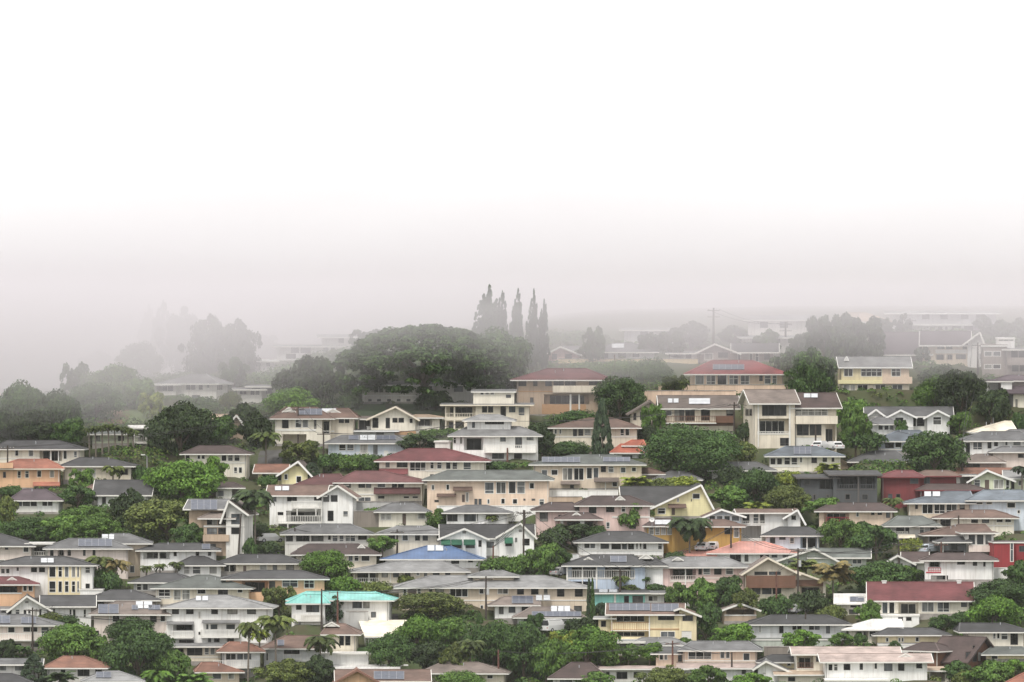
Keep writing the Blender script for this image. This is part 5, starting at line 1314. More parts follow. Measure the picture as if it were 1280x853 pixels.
T('round', 'A2', 945, 530, 650, 92, 'mid', 'mid-green tree directly right of the glowing yellow-green one')
T('round', 'A2', 670, 610, 770, 112, 'deep', 'dark green tree below the pale lean-to roof')
T('round', 'A2', 850, 650, 780, 100, 'dark', 'dark tree below the glowing yellow-green tree')
T('palm', 'A2', 1072, 605, 745, 82, 'palm', 'dark palm above the cream grey-brown roofed house at the bottom', base=810)
T('loose', 'A2', 985, 660, 800, 75, 'olive', 'reedy olive tree left of the dark palm at the bottom')
T('round', 'A2', 1190, 560, 760, 120, 'deep', 'massive dark green tree above the bottom edge, left of the tangled yellow-tipped tree')
T('loose', 'A2', 140, 745, 870, 140, 'olive', 'olive-dark tree mass at the bottom under the lilac-grey brown-roofed house', base=880)
T('round', 'A2', 300, 720, 870, 90, 'dark', 'dark tree right of the olive-dark mass at the bottom', base=880)
T('bush', 'A2', 1015, 800, 870, 120, 'mid', 'green bush line at the bottom before the cream grey-brown roofed house', base=875)
T('cone', 'A2', 1118, 505, 560, 18, 'deep', 'little dark conifer beside the long beige house', base=565)
T('bush', 'A2', 60, 150, 205, 60, 'dark', 'dark hedge by the white stilted house carport')
T('bush', 'A2', 1230, 230, 305, 95, 'mid', 'green bank below the right end of the awninged white house')
T('bush', 'A2', 905, 30, 80, 50, 'deep', 'rounded bush between the curtained cream house and the low grey-roofed white house')
T('palm', 'A2', 1180, 0, 60, 40, 'olive', 'small palm before the low grey-roofed white house', base=75)
# right centre
T('bush', 'A3', 215, 80, 165, 75, 'dark', 'dark shrub on the slope right of the awninged white house, upper left')
T('round', 'A3', 160, 160, 305, 90, 'mid', 'mid-green tree on the slope left of the pale blue house')
T('round', 'A3', 235, 180, 300, 60, 'deep', 'dark tree touching the pale blue house from the left')
T('bush', 'A3', 40, 220, 310, 70, 'mid', 'leafy bank above the long beige house roof')
T('cone', 'A3', 386, 338, 545, 15, 'blue', 'thin dark cypress beside the long beige house, left of the pair', base=560)
T('cone', 'A3', 402, 335, 545, 14, 'deep', 'thin dark cypress beside the long beige house, right of the pair', base=560)
T('bush', 'A3', 445, 455, 520, 38, 'blue', 'rounded shrub beside the thin cypress pair under the turquoise house')
T('palm', 'A3', 545, 308, 375, 48, 'palm', 'little palm before the columned blue balcony', base=400)
T('palm', 'A3', 668, 315, 360, 26, 'deep', 'tiny palm left of the pink house', base=380)
T('palm', 'A3', 888, -5, 160, 115, 'dark', 'large dark palm in front of the mustard yellow house', base=222)
T('bush', 'A3', 590, 365, 400, 50, 'palm', 'palm-like shrub on the turquoise house roofline')
T('bush', 'A3', 720, 360, 400, 50, 'deep', 'dark shrub at the foot of the pink house, left corner')
T('round', 'A3', 830, 355, 480, 60, 'mid', 'leafy tree between the pink house and the turquoise house')
T('round', 'A3', 940, 335, 500, 85, 'mid', 'bushy tree under the pink house, right of its middle')
T('round', 'A3', 1060, 325, 480, 95, 'deep', 'dark bushy tree under the right end of the pink house')
T('round', 'A3', 970, 450, 600, 66, 'deep', 'dark tree left of the open pavilion')
T('loose', 'A3', 1165, 385, 480, 62, 'olive', 'thin half-bare tree reaching over the open pavilion', base=550)
T('round', 'A3', 1102, 560, 672, 100, 'bright', 'clipped round bright tree under the open pavilion')
T('bush', 'A3', 868, 628, 660, 30, 'mid', 'tiny round bush at the foot of the yellow solar house')
T('bush', 'A3', 1060, 115, 175, 42, 'deep', 'round shrub beside the mustard house cars')
T('round', 'A3', 380, 580, 770, 145, 'bright', 'big bright green tree with yellow tips in front of the brown solar roofs')
T('loose', 'A3', 265, 600, 760, 90, 'lime', 'tangled yellow-tipped tree left of the big bright one')
T('round', 'A3', 60, 560, 800, 125, 'deep', 'large dark green tree below the brown solar roofs')
T('round', 'A3', 170, 640, 830, 90, 'mid', 'green tree between the large dark one and the dark brown hip roof')
T('round', 'A3', 125, 508, 600, 48, 'deep', 'small dark tree before the lower brown solar roof')
T('bush', 'A3', 360, 530, 600, 95, 'dark', 'reddish-dark shrub mass under the thin cypress pair')
T('round', 'A3', 470, 640, 770, 70, 'mid', 'green tree left of the small rounded one below the carport')
T('round', 'A3', 582, 660, 740, 56, 'mid', 'small rounded tree under the low white-edged carport')
T('round', 'A3', 690, 655, 740, 62, 'bright', 'bright small tree left of the peach six-pane house')
T('round', 'A3', 400, 800, 890, 100, 'mid', 'round green tree at the bottom before the long white flat-roofed house', base=895)
T('loose', 'A3', 760, 775, 890, 130, 'olive', 'wide olive tree at the bottom edge, left of the leafy green one', base=895)
T('round', 'A3', 980, 770, 890, 90, 'mid', 'leafy green tree at the bottom before the pinkish white roof', base=895)
T('round', 'A3', 1200, 805, 890, 90, 'bright', 'bright green tree at the bottom beneath the right end of the pinkish white roof', base=895)
T('bush', 'A3', 820, 200, 250, 50, 'deep', 'dark hedge under the coral canopy')
# right
T('round', 'A4', 370, 40, 180, 110, 'mid', 'bushy green tree on the knoll, left half')
T('round', 'A4', 540, 70, 205, 105, 'deep', 'bushy darker tree on the knoll, right half')
T('round', 'A4', 460, 50, 140, 70, 'deep', 'upper dark crown on the knoll under the peach red-railed house')
T('bush', 'A4', 715, 135, 205, 60, 'lime', 'yellowish shrub under the grey house carport')
T('fan', 'A4', 325, 185, 400, 105, 'dry', 'large dry grey-green palm behind the twin poles', base=430)
T('fan', 'A4', 190, 200, 330, 75, 'olive', 'olive palm left of the large dry one', base=400)
T('round', 'A4', 560, 250, 400, 150, 'deep', 'wide dark tree mass above the small white-roofed cream house')
T('round', 'A4', 690, 270, 360, 80, 'mid', 'green tree left of the red-railed white house base')
T('bush', 'A4', 745, 300, 345, 35, 'dark', 'dark shrub at the corner of the red-railed white house')
T('loose', 'A4', 1040, 300, 360, 50, 'deep', 'thin dark shrub tree before the red-railed white house')
T('round', 'A4', 1250, 245, 370, 72, 'deep', 'dark tree at the right edge under the tall red house')
T('round', 'A4', 1155, 345, 480, 150, 'deep', 'big dark spreading tree right of the maroon-roofed house')
T('round', 'A4', 1125, 425, 568, 122, 'bright', 'big bright round tree in front of the dark spreading one at right')
T('round', 'A4', 880, 515, 595, 70, 'deep', 'round dark bush tree at the foot of the maroon-roofed house')
T('loose', 'A4', 505, 445, 560, 62, 'mid', 'tree between the small white-roofed cream house and the french doors')
T('bush', 'A4', 320, 470, 540, 65, 'olive', 'olive shrub above the charcoal hip roof')
T('bush', 'A4', 200, 400, 500, 90, 'dark', 'dark shrubs under the steep open gables, right of the pole')
T('bush', 'A4', 40, 420, 515, 80, 'deep', 'dark shrubs under the steep open gables, left of the pole')
T('bush', 'A4', 960, 500, 560, 60, 'deep', 'dark bush under the big bright round tree')
T('round', 'A4', 166, 590, 690, 90, 'bright', 'clipped flat-topped bright tree before the grey-green charcoal-roofed house')
T('round', 'A4', 370, 605, 672, 58, 'mid', 'small green tree left of the plain white hip roof')
T('bush', 'A4', 462, 612, 668, 32, 'deep', 'round dark bush under the plain white hip roof')
T('cone', 'A4', 632, 645, 700, 42, 'deep', 'small pointed conifer in front of the low white wall')
T('bush', 'A4', 1108, 625, 672, 30, 'bright', 'bright bush beside the outdoor stair house')
T('round', 'A4', 930, 745, 850, 70, 'deep', 'dark green tree at the bottom beside the A-frame house')
T('round', 'A4', 1100, 745, 890, 110, 'mid', 'green tree at the bottom right of the A-frame house', base=895)
T('round', 'A4', 1235, 740, 850, 80, 'bright', 'bright tree above the coral tiled roof corner')
T('bush', 'A4', 985, 810, 880, 60, 'olive', 'leafy bush at the bottom right of the small cream tan-roofed house')
T('bush', 'A4', 10, 685, 720, 30, 'bright', 'bright bush at the left of the yellow-walled little house')
T('cone', 'A4', 985, 760, 850, 30, 'dark', 'slim dark conifer between the bottom right green trees')
# ---------------------------------------------------------------- middle slope
T('round', 'B1', 840, 665, 845, 205, 'olive', 'very wide olive-brown tree left of the tan three-storey house')
T('round', 'B1', 910, 470, 660, 180, 'bright', 'big bright green tree beneath the pale yellow two-storey house')
T('round', 'B1', 1060, 445, 590, 78, 'bright', 'round bright crown in front of the pale yellow two-storey house')
T('round', 'B1', 900, 185, 420, 160, 'dark', 'large dark tree right of the slender palm row')
T('round', 'B1', 1085, 245, 380, 90, 'deep', 'dark green tree left of the small tan gable')
T('round', 'B1', 960, 320, 390, 60, 'blue', 'rounded lower dark tree right of the slender palm row')
T('loose', 'B1', 640, 610, 780, 90, 'dark', 'thin dark tree before the white charcoal-and-brown roofed house')
T('round', 'B1', 430, 690, 790, 130, 'mid', 'green tree right of the white stilted house')
T('round', 'B1', 390, 590, 690, 90, 'deep', 'dark tree behind the white stilted house, at its right')
T('round', 'B1', 290, 740, 870, 100, 'mid', 'green blossoming tree below the white stilted house')
T('round', 'B1', 130, 750, 870, 120, 'deep', 'dark green tree below the white stilted house, left edge side')
T('round', 'B1', 500, 750, 850, 105, 'mid', 'mid-green tree left of the very wide olive tree')
T('round', 'B1', 20, 640, 780, 60, 'olive', 'olive tree at the left edge below the orange house')
T('bush', 'B1', 60, 590, 640, 60, 'deep', 'dark shrub at the corner of the orange house')
T('palm', 'B1', 565, 470, 560, 60, 'olive', 'short palm before the cream charcoal-roofed house', base=590)
T('loose', 'B1', 410, 505, 605, 62, 'mid', 'light green tree between the orange house and the short palm')
T('bush', 'B1', 700, 490, 560, 45, 'deep', 'dark shrub by the street lamp pole')
for i, (x, y) in enumerate([(448, 288), (480, 280), (512, 276), (545, 270), (578, 276), (610, 283), (640, 290), (668, 300)]):
    T('palm', 'B1', x, y-8, y+62, 34, 'palm', 'slender palm in the row before the pale green stilted house', base=422, group='row of slender palms', lean=trnd.uniform(-.25, .25))
T('round', 'B1', 90, 82, 330, 130, 'deep', 'tall misty dark tree at the left edge, taller of the front pair')
T('round', 'B1', 270, 125, 350, 125, 'deep', 'misty dark tree right of the tall one at the left edge')
T('round', 'B1', -10, 200, 380, 110, 'dark', 'dark tree cut by the left edge below the tall misty pair')
T('round', 'B1', 150, 220, 380, 120, 'dark', 'dark low tree in front of the misty pair at left')
T('round', 'B1', 340, 250, 390, 80, 'deep', 'dark tree left of the slender palm row')
T('loose', 'B1', 375, -20, 190, 72, 'deep', 'ragged misty tree with bare top branches at upper left')
T('round', 'B1', 570, -10, 180, 150, 'mid', 'wide pale misty tree left of the lone white house')
T('round', 'B1', 480, 80, 250, 130, 'deep', 'misty green tree above the bare earth slope')
T('round', 'B1', 690, 60, 200, 85, 'mid', 'misty green tree directly left of the lone white house')
T('loose', 'B1', 760, 125, 240, 65, 'lime', 'light yellow-green tree below the lone white house')
T('bush', 'B1', 1150, 135, 210, 50, 'olive', 'olive shrubs right of the lone white house')
T('bush', 'B1', 1000, 150, 230, 90, 'deep', 'dark shrubs under the lone white house')
T('iron', 'C1', 730, 225, 520, 62, 'dark', 'tall faint ironwood in the mist, leftmost of the upper left stand', base=560, group='misty ironwoods at upper left')
T('iron', 'C1', 800, 205, 520, 75, 'dark', 'tall faint ironwood in the mist, highest of the upper left stand', base=560, group='misty ironwoods at upper left')
T('loose', 'C1', 900, 240, 540, 110, 'dark', 'faint tangled tree in the mist right of the highest ironwood')
T('loose', 'C1', 1050, 270, 560, 130, 'dark', 'faint broad tree in the mist above the lone white house')
T('loose', 'C1', 1190, 290, 560, 110, 'dark', 'faint tree in the mist left of the fading white flat roof')
T('round', 'C1', 700, 400, 580, 110, 'deep', 'misty dark tree below the upper left ironwoods')
T('round', 'C1', 1170, 470, 620, 70, 'deep', 'misty shrubby tree beside the fading white flat-roofed house')
# left centre
T('spread', 'C2', 840, 315, 640, 415, 'deep', 'giant spreading umbrella tree crowning the slope at centre', base=700, trunk=.7, seed=1)
T('round', 'C2', 1180, 340, 640, 180, 'deep', 'dark rounded tree merging into the right of the giant umbrella tree', base=690)
T('loose', 'C2', 245, 470, 720, 150, 'dark', 'bushy dark misty tree left of the giant umbrella tree')
T('loose', 'C2', 350, 480, 700, 90, 'deep', 'dark misty tree with feathery top beside the bushy dark one')
T('round', 'C2', 180, 625, 770, 130, 'bright', 'bright green rounded tree above the brown-gabled cream house')
T('bush', 'C2', 470, 640, 730, 60, 'deep', 'shrub at the left end of the lawn')
T('bush', 'C2', 890, 640, 730, 90, 'dark', 'dark purple-green shrub in shade under the giant umbrella tree')
T('iron', 'C3', 190, 130, 440, 70, 'blue', 'leaning ironwood, leftmost of the tall misty clump', base=540, group='tall ironwoods at centre')
T('iron', 'C3', 262, 155, 450, 46, 'blue', 'ironwood, second from left in the tall misty clump', base=540, group='tall ironwoods at centre')
T('iron', 'C3', 337, 150, 480, 46, 'blue', 'ironwood, third from left in the tall misty clump', base=540, group='tall ironwoods at centre')
T('iron', 'C3', 424, 142, 510, 38, 'blue', 'slender ironwood, taller of the separate right pair', base=560, group='tall ironwoods at centre')
T('iron', 'C3', 472, 200, 510, 36, 'blue', 'slender ironwood, shorter of the separate right pair', base=560, group='tall ironwoods at centre')
T('loose', 'C3', 725, 318, 480, 54, 'deep', 'lone open-crowned tree on the yellow terrace', base=500)
T('bush', 'C3', 860, 485, 560, 120, 'mid', 'green bank under the yellow terrace wall, left half')
T('bush', 'C3', 1010, 480, 590, 110, 'deep', 'darker green bank under the yellow terrace wall, right half')
T('bush', 'C3', 700, 495, 540, 90, 'mid', 'green shrubs behind the dull maroon roof')
T('round', 'C3', 860, 570, 745, 125, 'deep', 'big rounded dark tree right of the orange wood lanai')
T('palm', 'C3', 1165, 555, 640, 50, 'palm', 'palm beside the peach wall under the bright red roof', base=660)
T('bush', 'C3', 640, 735, 800, 110, 'deep', 'shrubs below the orange wood lanai')
T('bush', 'C3', 480, 790, 850, 80, 'dark', 'dark shrubs right of the three-tier cream house stair')
T('cone', 'B3', 452, 160, 445, 50, 'blue', 'tall dark cypress standing before the brown-grey hip roof', base=452)
T('round', 'B3', 900, 292, 520, 235, 'deep', 'huge dark dome-shaped tree under the taupe-roofed balcony house')
T('round', 'B3', 1150, 370, 470, 70, 'olive', 'olive tree at the right foot of the huge dark dome')
T('loose', 'B3', 705, 185, 330, 60, 'mid', 'slim light tree in front of the brown-railed house')
T('bush', 'B3', 680, 290, 370, 50, 'dark', 'dark shrub left of the brown-railed house base')
T('bush', 'B3', 1180, 270, 360, 60, 'dark', 'dark hillside shrub left of the tan modern house')
T('loose', 'B3', 150, 310, 430, 70, 'dark', 'dark tree left of the brown-grey hip roof house')
T('bush', 'B3', 280, 370, 440, 110, 'deep', 'hedge under the brown-grey hip roof house')
T('fan', 'B3', 615, 515, 625, 70, 'lime', 'yellow-green palm right of the beige fence-walled house', base=640)
T('bush', 'B3', 730, 555, 620, 80, 'olive', 'yellow-olive shrub behind the lemon gabled roof')
T('bush', 'B3', 850, 550, 600, 80, 'lime', 'light green palmy shrub under the plain grey hip roof')
T('round', 'B3', 610, 680, 815, 90, 'mid', 'green tree between the pinkish house and the lemon house')
T('round', 'B3', 1080, 590, 700, 95, 'mid', 'green palmy tree right of the lemon gable')
T('round', 'B3', 1210, 510, 660, 110, 'deep', 'dark green tree above the pale blue and white house')
T('fan', 'B3', 1225, 655, 735, 62, 'lime', 'bright banana clump behind the brown roof of the pale blue house', base=745)
T('bush', 'B3', 1100, 500, 580, 70, 'dark', 'dark shrub before the low grey roof at right')
T('loose', 'B3', 300, 780, 850, 90, 'dark', 'dark hillside tree below the pink porch posts')
T('bush', 'B3', 420, 790, 860, 60, 'deep', 'shrub at the pinkish house right foot')
T('bush', 'B2', 20, 780, 840, 50, 'dark', 'dark hedge left of the white stilted house')
# B2
T('palm', 'B2', 50, 285, 430, 85, 'palm', 'tall palm left of the double garage house', base=490)
T('palm', 'B2', -5, 560, 760, 108, 'dark', 'dark tall palm beside the tan three-storey house', base=910)
T('loose', 'B2', 225, 365, 470, 100, 'olive', 'olive tree below the double garage')
T('bush', 'B2', 380, 430, 500, 70, 'deep', 'dark hedge below the white fence railing, left')
T('bush', 'B2', 500, 435, 510, 85, 'mid', 'green hedge below the white fence railing, middle')
T('bush', 'B2', 590, 440, 515, 60, 'deep', 'green hedge below the white fence railing, right')
T('round', 'B2', 820, 335, 415, 100, 'dark', 'flat dark tree above the crimson hip roof')
T('bush', 'B2', 880, 310, 350, 60, 'mid', 'green shrub below the screened side porch')
T('cone', 'B2', 280, 475, 560, 48, 'blue', 'dark conifer right of the pale yellow cottage')
T('bush', 'B2', 1200, 470, 515, 90, 'deep', 'clipped dark hedge right of the crimson roof')
T('round', 'B2', 910, 705, 800, 55, 'mid', 'rounded green shrub tree between the curtained cream house and the grey-roofed white one')
T('bush', 'B2', 590, 700, 740, 50, 'bright', 'bright ivy patch above the retaining wall')
T('bush', 'B2', 60, 545, 600, 50, 'deep', 'shrub before the pale yellow cottage')
T('bush', 'B2', 975, 310, 340, 40, 'mid', 'shrub under the columned veranda')
T('round', 'B2', -70, 180, 330, 90, 'dark', 'dark tree left of the tall palm, above the bright green trees')
T('round', 'B2', -10, 230, 400, 80, 'dark', 'dark tree behind the tall palm trunk')
# B4 / C4 / C5
T('round', 'B4', 835, 325, 520, 152, 'deep', 'big dense round tree in front of the blue-grey house')
T('round', 'B4', 100, 590, 720, 110, 'olive', 'olive palmy tree left of the black-grey modern house')
T('round', 'B4', 270, 650, 740, 90, 'mid', 'green tree at the foot of the black-grey modern house')
T('bush', 'B4', 110, 520, 590, 70, 'lime', 'yellow-green shrubs under the blue-green hip roof')
T('fan', 'B4', 300, 470, 535, 60, 'lime', 'yellowish palm shrub right of the blue-green hip roof', base=545)
T('palm', 'B4', 625, 635, 710, 55, 'palm', 'palm in front of the dark red house', base=735)
T('palm', 'B4', 1270, 470, 560, 55, 'blue', 'palm at the right edge by the pale green gabled house', base=620)
T('loose', 'B4', 440, 235, 390, 75, 'mid', 'light tree left of the craftsman house')
T('loose', 'B4', 670, 262, 345, 36, 'deep', 'thin tree before the craftsman house middle')
T('bush', 'B4', 420, 160, 260, 90, 'mid', 'shrubs on the slope below the gambrel house, left')
T('round', 'B4', 840, 45, 200, 100, 'mid', 'rounded green tree right of the gambrel house')
T('round', 'B4', 970, 20, 230, 130, 'dark', 'dark tree mass between the gambrel house and the right edge houses')
T('round', 'B4', 1120, 110, 260, 90, 'dark', 'dark tree under the plum-roofed carport house')
T('round', 'B4', 960, 220, 310, 60, 'mid', 'green tree right of the craftsman house')
T('round', 'B4', 1265, 225, 305, 45, 'deep', 'small dark tree at the right edge above the cream peaked roof')
T('bush', 'B4', 480, 320, 400, 100, 'deep', 'dark slope shrubs left of the blue-grey house')
T('loose', 'C4', 860, 430, 660, 120, 'deep', 'dark tree right of the bright red roof')
T('loose', 'C4', 750, 430, 560, 80, 'deep', 'dark misty tree beside the red roof right end')
T('loose', 'C4', 920, 262, 470, 90, 'dark', 'misty dark pine at the left of the pine clump', base=540)
T('loose', 'C4', 1020, 255, 470, 95, 'dark', 'misty dark pine in the middle of the pine clump', base=540)
T('loose', 'C4', 1120, 270, 480, 95, 'dark', 'misty dark pine at the right of the pine clump', base=540)
T('cone', 'C4', 955, 480, 660, 22, 'blue', 'slim dark conifer left of the gambrel house', base=680)
T('round', 'C5', 1110, 165, 300, 100, 'dark', 'misty dark tree behind the white gable end')
T('round', 'C5', 1240, 150, 280, 70, 'dark', 'misty dark tree at the upper right edge')
T('bush', 'C5', 720, 470, 600, 130, 'dark', 'dark shrubs below the sweeping plum roof')
T('round', 'C5', 600, 340, 440, 50, 'dark', 'small dark tree under the sweeping plum roof')
T('loose', 'C4', 170, 560, 650, 60, 'palm', 'palmy shrub left of the red-roofed peach house')

# misty trees along the top
T('loose', 'C4', 60, 350, 450, 70, 'dark', 'faint tree in the mist left of the tall double-armed pole', base=470)
T('loose', 'C4', 250, 290, 400, 90, 'dark', 'very faint tree in the mist behind the tall double-armed pole', base=420)
T('round', 'C4', 470, 310, 400, 70, 'dark', 'very faint tree in the mist right of the tall double-armed pole', base=420)
T('loose', 'C4', 640, 330, 440, 60, 'deep', 'faint shrubby tree left of the misty double-armed pole', base=460)
T('round', 'C4', 790, 350, 470, 55, 'dark', 'dark misty shrub tree right of the misty double-armed pole', base=490)
T('loose', 'C5', 330, 150, 280, 70, 'dark', 'misty tree between the pale hip roof and the long two-tier building', base=300)
T('loose', 'C5', 470, 120, 250, 60, 'dark', 'misty tree at the pole with transformer', base=270)
T('round', 'C5', 1000, 130, 240, 60, 'dark', 'faint round tree at the right end of the long two-tier building', base=260)
T('loose', 'C3', 1110, 340, 450, 70, 'dark', 'faint tree in the mist above the terrace wall right end', base=470)
T('round', 'C3', 690, 400, 480, 50, 'deep', 'misty shrub tree left of the lone open-crowned tree', base=490)
T('loose', 'C2', 560, 330, 420, 90, 'dark', 'faint tree in the mist behind the giant umbrella tree, left side', base=460)
T('loose', 'C2', 40, 360, 480, 90, 'dark', 'faint misty tree left of the white two-tier house', base=500)
T('loose', 'C1', 480, 440, 540, 80, 'dark', 'faint misty tree left of the upper left ironwoods', base=560)
T('round', 'B1', 925, 780, 905, 78, 'deep', 'dark green tree on the bank under the tan three-storey house')
T('bush', 'B1', 1000, 850, 910, 50, 'mid', 'green shrub on the bank at the foot of the tan three-storey house')
# ------------------------------------------------------------------ undergrowth between the houses: nobody could count it
def undergrowth():
    r = random.Random(77); V = []; Fc = []; mi = []
    inside = np.zeros(PX.shape, bool)
    for c in FOOT:
        inside |= seg_dist_rect(PX, PY, [(p.x, p.y) for p in c[:4]]) < 1.4
    n = 0
    while n < 9800:
        X, Y = r.uniform(-112, 112), r.uniform(1160, 1400)
        if abs(X) > 0.069*Y+6: continue
        i, j = int((X-GX0)/GS+.5), int((Y-GY0)/GS+.5)
        if inside[j, i]: continue
        if any((X-a)**2/(b*b)+(Y-c)**2/(d*d) < 1 for a, c, b, d in CLEAR): n += 1; continue
        near = inside[max(0, j-3):j+4, max(0, i-3):i+4].any()
        s = r.uniform(.45, .9) if near else r.uniform(.8, 2.0)
        z = tz(X, Y); m = r.choices((0, 1, 2, 3, 4), (5, 5, 2, 1.2, .4))[0]
        k = int(26+22*s)
        for q in range(k):
            d = rdir(r); d.z = abs(d.z)
            p = Vector((X+d.x*s*1.3, Y+d.y*s*1.3, z-.1+d.z*s*.9))
            leaf_quads(V, Fc, p, Vector((d.x, d.y, d.z+.4)), .42, r); mi.append(m)
        n += 1
    b = MB(); b.v = V; b.f = Fc; b.m = mi
    o = b.build('undergrowth', [LEAF[k] for k in ('deep', 'mid', 'olive', 'dark', 'bright')])
    tag(o, kind='stuff')
def at(tile, x, y, dy=0.0):
    px, py = tp(tile, x, y); Y = ground(px, py)+dy; X = (px-640)/F*Y
    return X, Y, tz(X, Y)
def m_per(tile, Y): return 1/TILES[tile][2]/F*Y
CLEAR = []
def lawn(tile, x0, x1, y0, y1, col, name):
    a = at(tile, (x0+x1)/2, y1); b = at(tile, (x0+x1)/2, y0)
    cx, cy = a[0], (a[1]+b[1])/2; hw = (x1-x0)/2*m_per(tile, a[1]); hd = max(2.5, (b[1]-a[1])/2)
    CLEAR.append((cx, cy, hw+1, hd+1))
    mb = MB(); N, M_ = 36, 14
    for j in range(M_+1):
        for i in range(N+1):
            u, v = -1+2*i/N, -1+2*j/M_
            k = math.sqrt(max(0, 1-.35*v*v))
            X, Y = cx+u*hw*k, cy+v*hd; mb.v.append((X, Y, tz(X, Y)+.07))
    for j in range(M_):
        for i in range(N):
            a_ = j*(N+1)+i; mb.f.append([a_, a_+1, a_+N+2, a_+N+1]); mb.m.append(0)
    m, nt, nd, ln, bb = new_mat(name+'_surface'); c, _ = noise_mix(nt, nd, ln, col, .3, .5, 8); ln.new(c, bb.inputs['Base Color']); bb.inputs['Roughness'].default_value = .95
    o = mb.build(name, m); tag(o, kind='structure')
lawn('C2', 440, 650, 708, 765, (.055, .115, .032), 'lawn')
lawn('C2', 690, 930, 690, 760, (.040, .085, .026), 'lawn')
lawn('C1', 470, 640, 735, 800, (.16, .105, .060), 'bare_earth')
lawn('C1', 600, 780, 715, 800, (.12, .17, .055), 'lawn')
lawn('B4', 350, 560, 400, 455, (.10, .075, .045), 'bare_earth')
lawn('A2', 500, 570, 655, 695, (.06, .12, .03), 'lawn')
lawn('A2', 530, 720, 475, 590, (.050, .045, .045), 'paving')
lawn('B2', 0, 135, 425, 500, (.085, .083, .08), 'road')
lawn('A2', 20, 120, 140, 190, (.10, .098, .095), 'driveway')
lawn('A3', 900, 1060, 180, 205, (.10, .098, .095), 'driveway')

# ------------------------------------------------------------------ walls and fences
def wall(tile, x0, x1, yt, yb, col, label, thick=.35, dy=0.0, name='retaining_wall', cat='wall', steps=None, coping=True):
    xm = (x0+x1)/2; px, py = tp(tile, xm, yb); Y = ground(min(max(px, 0), 1280), py)+dy
    a, b = tp(tile, x0, yb), tp(tile, x1, yt)
    A, Bp = pix(*a, Y), pix(*b, Y)
    mb = MB(); mb.box(A.x, Y, A.z-1.5, Bp.x, Y+thick, Bp.z)
    root = empty(name, (A.x, Y, A.z)); tag(root, label, cat, 'walls on the slope')
    mb.build('wall_body', M_wall(col) if col in PAL else col, root, (A.x, Y, A.z))
    if coping:
        mb = MB(); mb.box(A.x-.05, Y-.07, Bp.z+.002, Bp.x+.05, Y+thick+.07, Bp.z+.12); mb.build('coping', M_trim('offwhite') if col in ('white', 'offwhite', 'yellow', 'peach') else STONE, root, (A.x, Y, A.z))
    CLEAR.append(((A.x+Bp.x)/2, Y-1.2, (Bp.x-A.x)/2+.6, 2.6))
    mb = MB()
    n = max(1, int((Bp.x-A.x)/3.5))
    for i in range(n+1):
        x = A.x+(Bp.x-A.x-.4)*i/n; mb.box(x, Y-.05, A.z-1.2, x+.4, Y-.002, Bp.z-.01)
    mb.build('pilaster', M_wall(col) if col in PAL else col, root, (A.x, Y, A.z))
PAL['stonew'] = (.20, .175, .15); PAL['peachw'] = (.68, .52, .40); PAL['ywall'] = (.62, .52, .33)
wall('C4', 92, 740, 606, 640, 'peachw', 'long upper peach wall under the bright red roofed house', dy=-.6)
wall('C4', 22, 480, 636, 692, 'peachw', 'tall lower peach wall left of the tan modern house', dy=-3.5)
wall('C3', 552, 1250, 476, 496, 'ywall', 'long low pale yellow terrace wall in the mist')
wall('B2', 482, 716, 672, 716, 'grey', 'grey retaining wall right of the white stilted house')
wall('B2', 488, 615, 718, 795, 'stonew', 'brown stone retaining wall below the grey one', dy=-.5)
wall('B2', 904, 1464, 692, 722, 'white', 'white garden wall beneath the large peach house', dy=-.4)
wall('B3', 186, 545, 614, 648, 'white', 'white garden wall beneath the beige solar house', dy=-.4)
wall('B3', 186, 350, 646, 690, 'tan', 'tan retaining wall under the white garden wall', dy=-1.4)
wall('B3', 215, 420, 402, 432, 'stonew', 'dark stone wall under the brown-grey hip roof house', dy=-.3)
wall('A3', 250, 335, 212, 262, 'lgrey', 'pale concrete wall left of the white dark-hip-roofed house', dy=0)
wall('A3', 335, 640, 226, 242, 'lgrey', 'low pale wall under the white dark-hip-roofed house', dy=-.3)
wall('A4', -20, 330, 676, 706, 'stonew', 'brown earth-coloured wall behind the clipped flat-topped tree', dy=-2.8)
wall('A4', 1128, 1200, 282, 318, 'white', 'short bright white wall beneath the tall red house', dy=-.8)
wall('A2', 450, 560, 500, 560, 'grey', 'grey wall under the right half of the turquoise-roofed house', dy=-1.6)
wall('A2', 225, 335, 520, 560, 'offwhite', 'off-white slatted wall under the left half of the turquoise-roofed house', dy=-1.6)

undergrowth()

